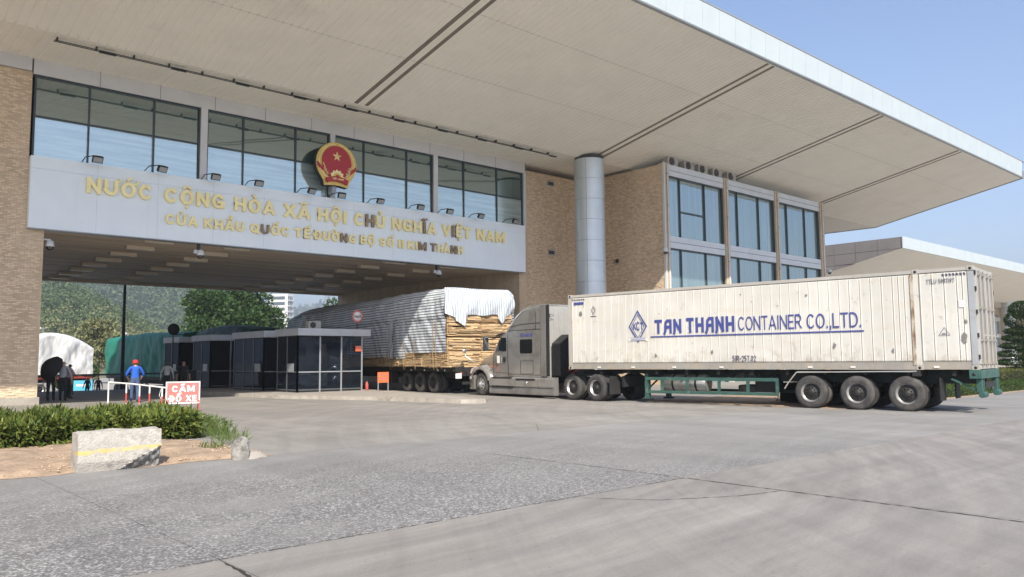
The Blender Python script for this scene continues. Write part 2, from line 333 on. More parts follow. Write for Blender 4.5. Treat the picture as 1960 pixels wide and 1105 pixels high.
def leaves(P, N, L, W, droop=.3):
    """rhombic leaves at points P pointing along N"""
    n = len(P); N = N + nrg.normal(0, .45, (n, 3)); N[:, 2] -= droop*nrg.random(n); N /= np.linalg.norm(N, axis=1)[:, None]+1e-9
    T = np.cross(N, nrg.normal(0, 1, (n, 3))); T /= np.linalg.norm(T, axis=1)[:, None]+1e-9
    l = (L*(.6+.8*nrg.random(n)))[:, None]; w = (W*(.6+.8*nrg.random(n)))[:, None]
    B = np.cross(T, N); mid = P+N*l*.5 + B*l*.08
    return np.stack([P, mid+T*w*.5, P+N*l-B*l*.10, mid-T*w*.5], 1)

# ------------------------------------------------------------------ stroke lettering
def arc(cx, cy, rx, ry, a0, a1, n=10): return [(cx+rx*math.cos(R(a0+(a1-a0)*i/n)), cy+ry*math.sin(R(a0+(a1-a0)*i/n))) for i in range(n+1)]
GL = {
 'A': (.82, [[(0, 0), (.5, 1)], [(.5, 1), (1, 0)], [(.2, .28), (.8, .28)]]), 'B': (.7, [[(0, 0), (0, 1)], [(0, 1), (.5, 1)]+arc(.5, .76, .42, .24, 90, -90, 6)+[(0, .52)], [(0, .5)]+arc(.5, .25, .5, .25, 90, -90, 6)+[(0, 0)]]),
 'C': (.75, [arc(.52, .5, .52, .5, 48, 312, 14)]), 'D': (.74, [[(0, 0), (0, 1)], [(0, 1)]+arc(.4, .5, .6, .5, 90, -90, 10)+[(0, 0)]]),
 'E': (.62, [[(0, 0), (0, 1)], [(0, 1), (1, 1)], [(0, .5), (.85, .5)], [(0, 0), (1, 0)]]), 'G': (.8, [arc(.52, .5, .52, .5, 45, 345, 15), [(.55, .42), (1, .42)], [(1, .42), (1, .05)]]),
 'H': (.74, [[(0, 0), (0, 1)], [(1, 0), (1, 1)], [(0, .5), (1, .5)]]), 'I': (.2, [[(.5, 0), (.5, 1)]]), 'K': (.74, [[(0, 0), (0, 1)], [(.08, .42), (1, 1)], [(.3, .55), (1, 0)]]),
 'L': (.58, [[(0, 1), (0, 0)], [(0, 0), (1, 0)]]), 'M': (.92, [[(0, 0), (0, 1)], [(0, 1), (.5, .15)], [(.5, .15), (1, 1)], [(1, 1), (1, 0)]]), 'N': (.76, [[(0, 0), (0, 1)], [(0, 1), (1, 0)], [(1, 0), (1, 1)]]),
 'O': (.82, [arc(.5, .5, .5, .5, 0, 360, 20)]), 'Q': (.82, [arc(.5, .5, .5, .5, 0, 360, 20), [(.6, .28), (1, -.05)]]), 'R': (.7, [[(0, 0), (0, 1)], [(0, 1), (.5, 1)]+arc(.5, .74, .45, .26, 90, -90, 6)+[(0, .48)], [(.4, .48), (1, 0)]]),
 'S': (.66, [arc(.5, .75, .48, .25, 30, 270, 9)+arc(.5, .25, .5, .25, 90, -150, 9)]), 'T': (.7, [[(0, 1), (1, 1)], [(.5, 1), (.5, 0)]]), 'U': (.76, [[(0, 1), (0, .38)]+arc(.5, .38, .5, .38, 180, 360, 10)+[(1, 1)]]),
 'V': (.78, [[(0, 1), (.5, 0)], [(.5, 0), (1, 1)]]), 'X': (.76, [[(0, 0), (1, 1)], [(0, 1), (1, 0)]]),
 '0': (.6, [arc(.5, .5, .5, .5, 0, 360, 14)]), '1': (.3, [[(.6, 0), (.6, 1)]]), '2': (.6, [arc(.5, .7, .5, .3, 170, -30, 8)+[(0, 0)], [(0, 0), (1, 0)]]), '3': (.6, [arc(.5, .75, .45, .25, 150, -80, 8), arc(.5, .25, .5, .27, 80, -150, 8)]),
 '4': (.62, [[(.75, 0), (.75, 1)], [(.75, 1), (0, .3)], [(0, .3), (1, .3)]]), '5': (.6, [[(.9, 1), (.1, 1)], [(.1, 1), (.08, .55)], arc(.45, .3, .52, .3, 120, -150, 9)]), '6': (.6, [arc(.5, .3, .5, .3, 0, 360, 12), [(.03, .4), (.6, 1)]]),
 '7': (.58, [[(0, 1), (1, 1)], [(1, 1), (.35, 0)]]), '8': (.6, [arc(.5, .76, .42, .24, 0, 360, 10), arc(.5, .26, .5, .26, 0, 360, 10)]), '9': (.6, [arc(.5, .7, .5, .3, 0, 360, 12), [(.97, .6), (.4, 0)]]),
 'a': (.74, [[(1, -.02), (1, 1)], [(1, 1), (.42, 1), (.16, .84), (.10, .5), (.10, .12), (-.08, -.12)], [(.12, .44), (1, .44)]]), 'n': (.74, [[(-.06, -.1), (.02, .1), (.02, 1)], [(.02, 1), (.98, 0)], [(.98, 0), (.98, 1)]]), '.': (.18, [[(.5, 0), (.5, .04)]]), ',': (.18, [[(.6, .06), (.3, -.16)]]), '-': (.4, [[(0, .45), (1, .45)]]), '/': (.4, [[(0, 0), (1, 1)]]), ' ': (.34, []),
 'k': (.55, [[(0, 0), (0, 1)], [(.1, .3), (1, .68)], [(.35, .42), (1, 0)]]), 'm': (.85, [[(0, 0), (0, .68)], [(.5, 0), (.5, .6)], [(1, 0), (1, .6)], [(0, .66), (1, .66)]]), 'h': (.52, [[(0, 0), (0, 1)], [(0, .6), (1, .6)], [(1, .6), (1, 0)]]),
}
def glyph(ch, wt, wscale=1.):
    """strokes (list of polylines in units of cap height) and advance width"""
    d = unicodedata.normalize('NFD', ch); bse = d[0]; marks = d[1:]; bar_ = False
    if bse == 'Đ': bse = 'D'; bar_ = True
    w, st = GL[bse]; w = max(w*wscale, wt); out = []
    for pl in st: out.append([(wt/2+x*(w-wt), wt/2+y*(1-wt)) for x, y in pl])
    cx = w/2; t = 1.0; nb = len(out)
    if bar_: out.append([(-.1, .5), (w*.42, .5)])
    hasc = '\u0302' in marks
    for k in marks:
        if k == '\u031b': out.append([(w-wt*.5, .88), (w+.06, .94), (w+.10, 1.08)])
        if k == '\u0323': out.append([(cx-.001, -.20), (cx+.001, -.12)])
        if k == '\u0302': out.append([(cx-.2, t+.10), (cx, t+.25), (cx+.2, t+.10)])
        hx, hy = (cx+.16, t+.24) if hasc else (cx, t+.10)
        if k == '\u0301': out.append([(hx-.05, hy), (hx+.12, hy+.17)])
        if k == '\u0300': out.append([(hx-.12, hy+.17), (hx+.06, hy)])
        if k == '\u0303': out.append([(hx-.2, hy+.02), (hx-.08, hy+.11), (hx+.06, hy+.04), (hx+.2, hy+.12)])
        if k == '\u0309': out.append([(hx-.08, hy+.2), (hx+.06, hy+.2), (hx+.06, hy+.1), (hx-.02, hy)])
    return out, w, nb+(1 if bar_ else 0)
def band2d(pl, wt):
    closed = len(pl) > 3 and math.dist(pl[0], pl[-1]) < 1e-6
    P = [Vector((*p, 0)) for p in pl]
    if closed: P = P[:-1]
    n = len(P)
    if not closed:
        P[0] = P[0]-(P[1]-P[0]).normalized()*wt*.5; P[-1] = P[-1]+(P[-1]-P[-2]).normalized()*wt*.5
    L_, R_ = [], []
    for i in range(n):
        a = P[i]-P[i-1] if (i > 0 or closed) else P[1]-P[0]; b = P[(i+1) % n]-P[i] if (i < n-1 or closed) else a
        a = a.normalized(); b = b.normalized(); na = Vector((-a.y, a.x, 0)); nb = Vector((-b.y, b.x, 0)); m = (na+nb)
        m = m.normalized() if m.length > 1e-6 else na; k = wt/2/max(.45, m.dot(na)); L_.append(P[i]+m*k); R_.append(P[i]-m*k)
    return L_, R_, closed
def put_text(mb, s, height, wt, place, depth=.002, tw=None, gap=.16, wscale=1., mi=0, lift=.0006):
    """letters of cap height `height`; place(a, b, out) maps across / up / outwards to 3D"""
    gl = [glyph(c, wt, wscale) for c in s]; tot = sum(g[1] for g in gl)+gap*(len(s)-1); kx = (tw/height/tot) if tw else 1.
    x = 0; n = 0
    for g, w, nb in gl:
        for gi, pl in enumerate(g):
            L_, R_, cl = band2d(pl, wt if gi < nb else min(wt, .5*wt+.02)); m = len(L_); n += 1; o = depth+lift*(n % 7)
            v = [place((x+p.x)*kx*height, p.y*height, o) for p in L_]+[place((x+p.x)*kx*height, p.y*height, o) for p in R_]
            v += [place((x+p.x)*kx*height, p.y*height, 0) for p in L_]+[place((x+p.x)*kx*height, p.y*height, 0) for p in R_]
            fc = []
            for i in range(m if cl else m-1):
                j = (i+1) % m; fc += [(i, j, m+j, m+i), (i, 2*m+i, 2*m+j, j), (m+i, m+j, 3*m+j, 3*m+i)]
            if not cl: fc += [(0, m, 3*m, 2*m), (m-1, 3*m-1, 4*m-1, 2*m-1)]
            mb.add(v, fc, mi)
        x += w+gap
    return tot*kx*height

# ------------------------------------------------------------------ ground
def struct(name, mb, mats, **k):
    o = part(name, mb, mats, **k); o['kind'] = 'structure'; return o
xs = [-5000, -400, -60, 80, 400, 5000]; ys = [-5000, -300, -40, 49, 64, 82, 400, 6000]
zy = {-5000: -.03, -300: -.03, -40: -.03, 49: -.03, 64: -1.25, 82: -1.3, 400: -1.3, 6000: -1.3}
mb = MB(); mb.add([(x, y, zy[y]) for x in xs for y in ys], [(i*8+j, (i+1)*8+j, (i+1)*8+j+1, i*8+j+1) for i in range(5) for j in range(7)])
ground = struct('ground', mb, ['far_ground'], fixn=False)
apron = bpy.data.objects.new('concrete_apron', None); COL.objects.link(apron); apron['kind'] = 'structure'
SX, SY, GAP = 6.3, 6.55, .008
slab_me = {}
for k in ('beige', 'aggregate', 'concrete'):
    slab_me[k] = MB().box(GAP/2, SX-GAP/2, GAP/2, SY-GAP/2, -.026, 0).mesh('slab', [k])
for i in range(-4, 12):
    for j in range(-2, 8):
        y0 = j*SY; k = 'beige' if j < 1 else 'aggregate' if j == 1 else 'concrete'
        inst(slab_me[k], 'slab', apron, (2.70+i*SX, y0, rnd.uniform(-.003, .003) if j < 5 else 0))
# joint cracks opened by the traffic
def crack(pts, w, parent=apron):
    mb = MB(); q = []
    for k in range(len(pts)-1):
        a = Vector((*pts[k], 0)); b = Vector((*pts[k+1], 0)); n = max(2, int((b-a).length/.07))
        for i in range(n): q.append(a.lerp(b, i/n))
    q.append(Vector((*pts[-1], 0))); L_ = []
    for k, p in enumerate(q):
        d = (q[min(k+1, len(q)-1)]-q[max(k-1, 0)]).normalized(); s = Vector((-d.y, d.x, 0)); off = rnd.uniform(-.012, .012)
        ww = w*rnd.choice((.25, .5, .8, 1, 1.1, 1.6)); L_ += [p+s*(off-ww/2), p+s*(off+ww/2)]
    v = [(p.x, p.y, .0045) for p in L_]
    mb.add(v, [(2*i, 2*i+2, 2*i+3, 2*i+1) for i in range(len(q)-1)]); return part('crack', mb, ['crack'], parent, fixn=False)
crack([(9.01, 6.5), (8.97, 5.1), (8.93, 3.5), (8.9, 2.4), (8.88, .5)], .022)
crack([(8.97, 5.1), (8.3, 5.25), (7.4, 5.75), (6.9, 6.45)], .012)
crack([(2.70, 6.6), (2.67, 6.2), (2.63, 5.6), (2.6, 4.8)], .022)
crack([(9.0, 6.6), (9.03, 8.5), (9.0, 10.5)], .012)
crack([(2.3, 6.56), (4.2, 6.55), (7.0, 6.56), (9, 6.55)], .009)
crack([(12.6, 13.1), (13.8, 14.4), (14.2, 16.2), (15.1, 18.0)], .010)
# planting bed of bare soil at the left
def soil(u, v):
    x = -12+18.3*u; y = 13.12+11.5*v
    edge = min(1, (1-u)*18.3/.9, v*11.5/.35, (1-v)*11.5/.5)
    ex = 1-max(0, (x-4.2))*max(0, (y-15.5))*.02
    z = .004+max(0, edge)*(.05+.035*math.sin(3.1*x+1.7*y)*math.cos(2.3*y-x)+.03*rnd.random())
    xx = x - max(0, .25-v)*1.2*0 + (.12*math.sin(5*y) if u > .97 else 0)
    return (xx, y + (.06*math.sin(4*x)+.05*rnd.random() if v < .02 else 0), max(.004, z*max(.2, ex)))
struct('soil_bed', MB().grid(soil, 150, 80), ['dirt'], fixn=False)
mb = MB()
for k in range(900):
    x = rnd.uniform(2.0, 6.2); y = 13.2+abs(rnd.gauss(0, 1.6)); s = rnd.uniform(.008, .03)*(1 if rnd.random() < .93 else 1.8)
    if y > 17: continue
    z = .045; q = [(x+s*rnd.uniform(.6, 1.2)*a, y+s*rnd.uniform(.6, 1.2)*b, z+s*c*.7) for a, b, c in ((1, 0, 0), (0, 1, 0), (-1, 0, 0), (0, -1, 0), (.1, .1, 1), (0, 0, -1))]
    mb.add(q, [(0, 1, 4), (1, 2, 4), (2, 3, 4), (3, 0, 4), (1, 0, 5), (2, 1, 5), (3, 2, 5), (0, 3, 5)])
MT['pebble'] = mat('soil_crumb', (.42, .31, .22), .95, var=.35, scale=20)
o = part('soil_crumbs', mb, ['pebble']); o['kind'] = 'stuff'; o['label'] = 'loose crumbs and small stones on the bare soil'; o['category'] = 'stones'
# traffic island under the booths
isl = [(15.9, 33.1), (17.76, 27.9), (18.55, 23.4), (18.95, 22.95), (19.4, 22.95), (19.8, 23.3), (20.9, 28.0), (21.7, 31.8), (22.1, 34.6), (22.1, 54), (16.4, 54), (15.4, 40)]
ins = [(16.1, 33.1), (17.95, 27.95), (18.72, 23.5), (19.0, 23.15), (19.35, 23.15), (19.6, 23.4), (20.7, 28.05), (21.5, 31.8), (21.9, 34.6), (21.9, 53.8), (16.6, 53.8), (15.6, 40)]
island = bpy.data.objects.new('traffic_island', None); COL.objects.link(island); island['kind'] = 'structure'
n = len(isl); mb = MB()
v = [(x, y, -.02) for x, y in isl]+[(x+(a-x)*.2, y+(b-y)*.2, .15) for (x, y), (a, b) in zip(isl, ins)]+[(a, b, .155) for a, b in ins]
mb.add(v, [(i, (i+1) % n, n+(i+1) % n, n+i) for i in range(n)]+[(n+i, n+(i+1) % n, 2*n+(i+1) % n, 2*n+i) for i in range(n)])
part('kerb', mb, ['kerb'], island)
mb = MB(); mb.add([(a, b, .153) for a, b in ins], [tuple(range(n))]); part('island_top', mb, ['island_top'], island, fixn=False)

# ------------------------------------------------------------------ gate building
BLD = thing('border_gate_building', 'large border gate building with brick piers, glazed bridge and wide cream canopy roof', 'building', (20, 36, 0))
def bpart(name, mb, mats, parent=None, **k):
    return part(name, mb, mats, parent or BLD, world=(parent is None), **k)
YF = 36.05
def tiles_front(x0, x1, z0, z1, y, dens=.42):
    mb = MB(); r = int(z0/.065)
    while r*.065 < z1-.07:
        z = r*.065; off = .11 if r % 2 else 0; c = int((x0-off)/.22)+1
        while c*.22+off+.22 < x1:
            if rnd.random() < dens:
                x = c*.22+off; d = rnd.uniform(.012, .03); mb.box(x+.006, x+.214, y-d, y+.002, z+.005, z+.060)
            c += 1
        r += 1
    return mb
def tiles_side(y0, y1, z0, z1, x, dens=.42):
    mb = MB(); r = int(z0/.065)
    while r*.065 < z1-.07:
        z = r*.065; off = .11 if r % 2 else 0; c = int((y0-off)/.22)+1
        while c*.22+off+.22 < y1:
            if rnd.random() < dens:
                y = c*.22+off; d = rnd.uniform(.012, .03); mb.box(x-d, x+.002, y+.006, y+.214, z+.005, z+.060)
            c += 1
        r += 1
    return mb
def stuffpart(name, mb, mats, parent):
    o = bpart(name, mb, mats, parent); o['kind'] = 'stuff'; return o
w1 = bpart('wall', MB().box(-30, 7.36, YF, 58, -.05, 9.70).box(-30, 6.72, YF, 58, 9.70, 13.30), ['brick_x'], label='brick pier left of the passage')
tl = tiles_front(4.6, 7.36, 0, 6.9, YF); tu = tiles_front(4.6, 6.72, 6.9, 13.25, YF); tl.add(tu.v, tu.f); stuffpart('raised_bricks', tl, ['tile'], w1)
bpart('plinth', MB().box(-30, 7.43, YF-.05, 36.4, -.05, .30), ['kerb'], w1)
bpart('coping', MB().box(-30, 6.68, 35.98, 36.4, 13.32, 13.86), ['strip_white'], w1)
w2 = bpart('wall', MB().box(33.2, 39.64, YF, 58, -.05, 9.70).box(33.58, 39.64, YF, 58, 9.70, 13.45), ['brick_x', 'brick_y'], label='brick pier right of the passage, behind the steel column')
w2.data.polygons[0].material_index = 1; w2.data.polygons[1].material_index = 1
stuffpart('raised_bricks', tiles_front(33.8, 39.6, 1.5, 13.4, YF), ['tile'], w2)
bpart('vent', MB().box(35.7, 36.3, 36.0, 36.06, 12.72, 13.08).box(35.76, 36.24, 35.99, 36.01, 12.80, 13.0, 1), ['frame_grey', 'dark_joint'], w2)
bpart('vent', MB().box(35.7, 36.3, 36.0, 36.06, 8.25, 8.58).box(35.76, 36.24, 35.99, 36.01, 8.31, 8.52, 1), ['frame_grey', 'dark_joint'], w2)
# passage ceiling with its strip lamps
ceil = bpart('passage_ceiling', MB().box(7.3, 33.25, 36.2, 57.9, 7.06, 7.6), ['ceil'])
bpart('end_beam', MB().box(7.37, 33.19, 57.3, 57.95, 6.9, 7.06), ['ceil'], ceil)
MT['board_gap'] = mat('boarding_gap', (.30, .25, .19), .8, var=.1)
for k in range(1, 13):          # boarding joints across the passage
    bpart('board_joint', MB().box(7.37, 33.19, 36.3+k*1.65, 36.32+k*1.65, 7.052, 7.062), ['board_gap'], ceil)
lamp_me = MB().box(-.62, .62, -.17, .17, -.16, .02).box(-.55, .55, -.13, .13, -.165, -.15, 1).mesh('ceiling_lamp', ['lamp_box', 'diffuser'])
for X in (12.0, 15.55, 24.5, 28.1):
    for j in range(8):
        inst(lamp_me, 'ceiling_lamp', ceil, (X+.05*j, 36.75+j*2.72, 7.05))
# sign panel: aluminium sheets with letters
sign = bpart('sign_panel', MB().box(6.74, 33.48, 35.78, 36.3, 6.95, 9.84), ['sign_white'], label='white panel with two lines of gold letters')
bpart('drip_edge', MB().box(6.74, 33.48, 35.74, 36.25, 6.915, 6.948), ['frame_grey'], sign)
xk = [6.74+ (33.48-6.74)*k/11 for k in range(12)]
for k in range(11):
    for (za, zb) in ((6.95, 9.33), (9.34, 9.84)):
        bpart('panel_sheet', MB().box(xk[k]+.004, xk[k+1]-.004, 35.75, 35.781, za+.003, zb-.003), ['sign_white'], sign)
L1 = [('NƯỚC', 8.75, 11.31), ('CỘNG', 11.84, 14.51), ('HÒA', 14.98, 16.98), ('XÃ', 17.44, 18.82), ('HỘI', 19.25, 20.85), ('CHỦ', 21.34, 23.18), ('NGHĨA', 23.64, 26.56), ('VIỆT', 27.0, 29.04), ('NAM', 29.51, 31.68)]
L2 = [('CỬA', 11.91, 13.32), ('KHẨU', 13.6, 15.47), ('QUỐC', 15.77, 17.73), ('TẾ', 18.0, 18.87), ('ĐƯỜNG', 19.07, 21.44), ('BỘ', 21.69, 22.57), ('SỐ', 22.86, 23.78), ('II', 24.05, 24.42), ('KIM', 24.66, 25.91), ('THÀNH', 26.2, 28.46)]
dull = {('CHỦ', 1), ('QUỐC', 1), ('ĐƯỜNG', 3), ('KIM', 2), ('THÀNH', 0), ('THÀNH', 3), ('NGHĨA', 3), ('VIỆT', 1)}
for words, z0, h, wt, dp in ((L1, 8.58, .66, .21, .11), (L2, 7.63, .46, .21, .09)):
    for word, xa, xb in words:
        gl = [glyph(c, wt) for c in word]; gap = .17; tot = sum(g[1] for g in gl)+gap*(len(word)-1); kx = (xb-xa)/(tot*h); x = 0
        for i, ch in enumerate(word):
            mb = MB(); put_text(mb, ch, h, wt, (lambda x0, kx: (lambda a, b, o: (x0+a*kx, 35.735-o, z0+b)))(xa+x*h*kx, kx), dp)
            bad = (word, i) in dull
            bpart('letter', mb, ['tarnish' if bad else 'gold'], sign, label=('brown tarnished letter %s' % ch) if bad else None)
            x += gl[i][1]+gap
# glazed bridge above the sign
strip = bpart('lintel_strip', MB().box(6.74, 33.72, 35.97, 36.5, 13.22, 13.9), ['strip_white'])
for k in range(1, 12): bpart('strip_joint', MB().box(6.74+k*2.45, 6.752+k*2.45, 35.962, 36.0, 13.23, 13.88), ['dark_joint'], strip)
bays = [(6.80, 13.45, (8.84, 11.45)), (13.76, 20.06, (15.51, 18.2)), (20.33, 26.6, (22.11, 24.84)), (26.89, 33.55, (28.87, 31.43))]
ZB, ZM, ZT = 9.80, 11.53, 13.22
for n_, (a, b, ms) in enumerate(bays):
    wd = bpart('window', MB().box(a, a+.07, 36.03, 36.25, ZB, ZT).box(b-.07, b, 36.03, 36.25, ZB, ZT).box(a+.07, b-.07, 36.03, 36.25, ZT-.08, ZT).box(a+.07, b-.07, 36.04, 36.24, ZM-.03, ZM+.03), ['frame_dark'])
    for m_ in ms: bpart('mullion', MB().box(m_-.03, m_+.03, 36.035, 36.245, ZB, ZT-.08), ['frame_dark'], wd)
    ed = [a+.09]+list(ms)+[b-.09]
    for i in range(3):
        for za, zb in ((ZB, ZM), (ZM, ZT-.05)):
            t = rnd.uniform(-.011, .011); mb = MB(); x0, x1 = ed[i], ed[i+1]
            mb.add([(x0, 36.10+t, za), (x1, 36.10-t, za), (x1, 36.10-t+.024, zb), (x0, 36.10+t+.024, zb), (x0, 36.17, za), (x1, 36.17, za), (x1, 36.17, zb), (x0, 36.17, zb)], [(0, 1, 2, 3), (5, 4, 7, 6), (0, 4, 5, 1), (3, 2, 6, 7), (0, 3, 7, 4), (1, 5, 6, 2)])
            bpart('pane', mb, ['glass' if za > ZB else 'glass_low'], wd)  # upper glass kept darker to paint in the canopy's reflection
for a, b in ((13.45, 13.76), (20.06, 20.33), (26.6, 26.89), (33.55, 33.75)):
    bpart('post', MB().box(a+.004, b-.004, 35.93, 36.3, ZB, ZT), ['strip_white'])
bpart('room_back', MB().box(6.8, 33.5, 37.2, 37.3, 9.0, 13.9), ['frame_dark'])
# office block to the right
YB = 29.77
blk = bpart('office_block', MB().box(39.66, 60.15, YB+.35, 44, -.05, 13.4), ['frame_dark'])
sw = bpart('side_wall', MB().box(39.64, 39.98, YB+.02, YF+.2, -.05, 13.62), ['brick_y'], blk)
stuffpart('raised_bricks', tiles_side(YB+.1, YF-.1, 2.5, 13.55, 39.64), ['tile'], blk)
bpart('corner_trim', MB().box(39.60, 39.70, YB-.05, YB+.1, -.05, 13.72), ['strip_white'], blk)
def pillar(a, b):
    o = bpart('pillar', MB().box(a, b, YB, YB+.5, -.05, 13.70), ['brick_x'], blk)
    mid = (a+b)/2; bpart('downpipe', MB().tube([(mid, YB-.06, 0), (mid, YB-.06, 13.6)], .05, 8), ['strip_white'], blk)
    for z in (2, 5, 8, 11, 13): bpart('pipe_clip', MB().box(mid-.08, mid+.08, YB-.12, YB, z, z+.05), ['frame_grey'], blk)
for a, b in ((39.72, 40.16), (46.27, 46.78), (52.84, 53.38), (59.55, 60.18)): pillar(a, b)
for a, b, ms in ((40.18, 46.25, (41.53, 44.23)), (46.80, 52.82, (48.12, 50.86)), (53.40, 59.53, (54.78, 57.46))):
    for z0, z1 in ((12.98, 13.30), (13.33, 13.68), (8.42, 8.78), (8.81, 9.16), (4.2, 4.55), (4.58, 4.9)):
        bpart('spandrel_strip', MB().box(a, b, YB+.06, YB+.4, z0, z1), ['band'], blk)
    for z0, z1 in ((9.16, 12.98), (4.9, 8.42), (0, 4.2)):
        wd = bpart('window', MB().box(a, a+.06, YB+.12, YB+.34, z0, z1).box(b-.06, b, YB+.12, YB+.34, z0, z1).box(a+.06, b-.06, YB+.12, YB+.34, z1-.07, z1), ['frame_dark'], blk)
        ed = [a+.06]+list(ms)+[b-.06]
        for i in range(3):
            t = rnd.uniform(-.006, .006)
            mb = MB(); mb.add([(ed[i], YB+.26+t, z0), (ed[i+1]-.05, YB+.26-t, z0), (ed[i+1]-.05, YB+.262-t, z1-.05), (ed[i], YB+.262+t, z1-.05), (ed[i], YB+.3, z0), (ed[i+1]-.05, YB+.3, z0), (ed[i+1]-.05, YB+.3, z1-.05), (ed[i], YB+.3, z1-.05)], [(0, 1, 2, 3), (5, 4, 7, 6), (0, 4, 5, 1), (3, 2, 6, 7), (0, 3, 7, 4), (1, 5, 6, 2)])
            bpart('pane', mb, ['glass_blue'], blk)
            if i: bpart('mullion', MB().box(ed[i]-.05, ed[i], YB+.16, YB+.33, z0, z1-.07), ['frame_dark'], blk)
bpart('opening_sash', MB().box(41.55, 44.16, YB+.17, YB+.25, 10.78, 10.86), ['frame_dark'], blk)
bpart('block_parapet', MB().box(39.8, 60.1, YB+.1, 36.2, 13.45, 13.66), ['band'], blk)
# canopy roof
X0, X1 = -32, 76.1
roof = bpart('roof', MB().prism([(20.2, 16.47), (32.6, 13.89), (36.7, 13.98), (62, 14.9), (62, 16.6), (33, 16.5), (20.2, 17.66)], 'x', X0, X1-.02), ['roof_grey'])
def soffit(ya, za, yb, zb, xa, xb, pitch=.34):
    mb = MB(); n = int((xb-xa)/pitch); d = .026; pts = []
    for k in range(n+1):
        x = xa+k*pitch; pts += [(x, 0), (x+pitch*.74, 0), (x+pitch*.80, d), (x+pitch*.94, d)]
    v = []
    for x, h in pts: x = min(x, xb); v += [(x, ya, za+h), (x, yb, zb+h)]
    return mb.add(v, [(2*i, 2*i+1, 2*i+3, 2*i+2) for i in range(len(pts)-1)])
bpart('soffit', soffit(20.2, 16.40, 32.55, 13.83, -20, X1-.05), ['cream_soffit'], roof, fixn=False)
bpart('soffit', soffit(32.56, 13.828, 48, 13.90, -20, X1-.05), ['cream_soffit'], roof, fixn=False)
bpart('fold_trim', MB().box(-20, X1, 32.53, 32.57, 13.81, 13.826), ['cream_soffit'], roof)
MT['slot'] = mat('soffit_slot', (.20, .175, .14), .7, var=.1)
for X in (19.75, 36.25, 49.1, 62.3):
    for dx in (-.28, .28):
        mb = MB(); w = .095
        mb.add([(X+dx-w, 20.35, 16.36), (X+dx+w, 20.35, 16.36), (X+dx+w, 32.5, 13.825), (X+dx-w, 32.5, 13.825), (X+dx-w, 20.35, 16.42), (X+dx+w, 20.35, 16.42), (X+dx+w, 32.5, 13.88), (X+dx-w, 32.5, 13.88)], [(0, 3, 2, 1), (4, 5, 6, 7), (0, 1, 5, 4), (2, 3, 7, 6), (0, 4, 7, 3), (1, 2, 6, 5)])
        bpart('soffit_slot', mb, ['slot'], roof)
fp = MB(); fp.add([(0.008, 20.10, 16.42), (1.335, 20.10, 16.42), (1.335, 20.02, 17.66), (.008, 20.02, 17.66), (.008, 20.2, 16.42), (1.335, 20.2, 16.42), (1.335, 20.2, 17.66), (.008, 20.2, 17.66)], [(0, 1, 2, 3), (5, 4, 7, 6), (0, 4, 5, 1), (3, 2, 6, 7), (0, 3, 7, 4), (1, 5, 6, 2)])
fme = fp.mesh('fascia_panel', ['alu'])
k = 0; x = 22.0-.16
while x+1.343 < X1+.1: inst(fme, 'fascia_panel', roof, (x, 0, 0)); x += 1.343
bpart('fascia', MB().box(X0, 21.83, 20.05, 20.2, 16.42, 17.66), ['alu'], roof)
bpart('roof_edge', MB().box(X0, X1, 20.0, 20.4, 17.67, 17.73), ['roof_grey'], roof)
bpart('lower_edge', MB().box(X0, X1, 20.12, 20.3, 16.37, 16.415), ['frame_grey'], roof)
MT['seam_cream'] = mat('soffit_seam', (.56, .53, .47), .6, var=.1)
for yy in (24.1, 28.2):
    zz = 16.40-(yy-20.2)*(16.40-13.83)/12.35; bpart('panel_seam', MB().box(-20, X1-.1, yy-.012, yy+.012, zz-.004, zz+.02), ['seam_cream'], roof)
bpart('end_trim', MB().prism([(20.1, 16.36), (32.6, 13.77), (48, 13.84), (48, 14.3), (32.6, 14.3), (20.1, 17.0)], 'x', X1-.015, X1+.05), ['frame_grey'], roof)
# steel clad column
colm = bpart('column', MB().lathe([(.885, 0), (.885, 13.9)], 40, (35.83, 32.5, 0)), ['dark_joint'])
z = 13.70; 
while z > -1:
    z0 = max(0, z-1.25)
    for q in range(4):
        a0 = R(-150+q*90)+.008; a1 = R(-60+q*90)-.008
        bpart('cladding_panel', MB().lathe([(.92, z0+.012), (.92, z-.004)], 12, (35.83, 32.5, 0), a0=a0, a1=a1).lathe([(.892, z0+.006), (.92, z0+.012)], 12, (35.83, 32.5, 0), a0=a0, a1=a1), ['steel'], colm, fixn=False)
    z -= 1.25
    if z <= 0: break

# ------------------------------------------------------------------ emblem above the sign
EM = thing('national_emblem', 'round red and gold emblem with star mounted in front of the glazed band', 'emblem', (20.05, 35.3, 10.3))
def ell(rx, rz, cx=0, cz=1.22, n=48, a0=0, a1=360): return [(cx+rx*math.cos(R(a0+(a1-a0)*i/n)), cz+rz*math.sin(R(a0+(a1-a0)*i/n))) for i in range(n+(0 if a1-a0 == 360 else 1))]
out = ell(1.13, 1.08, n=30, a0=-32, a1=212)+[(-.72, .30), (-.66, .05), (-.3, .10), (0, .12), (.3, .10), (.66, .05), (.72, .30)]
part('back_box', MB().prism(out, 'y', .05, .36), ['black'], EM)
part('wreath', MB().prism(out, 'y', -.02, .05), ['gold_relief'], EM)
part('red_disc', MB().prism(ell(.84, .86, 0, 1.26), 'y', -.05, -.021), ['crest_red'], EM)
mb = MB(); pts = [(.27*(1 if k % 2 == 0 else .40)*math.sin(math.pi*k/5), 1.58+.27*(1 if k % 2 == 0 else .40)*math.cos(math.pi*k/5)) for k in range(10)]
mb.add([(x, -.055, z) for x, z in pts]+[(0, -.13, 1.58)], [(k, (k+1) % 10, 10) for k in range(10)]); part('star', mb, ['gold'], EM)
gear = []
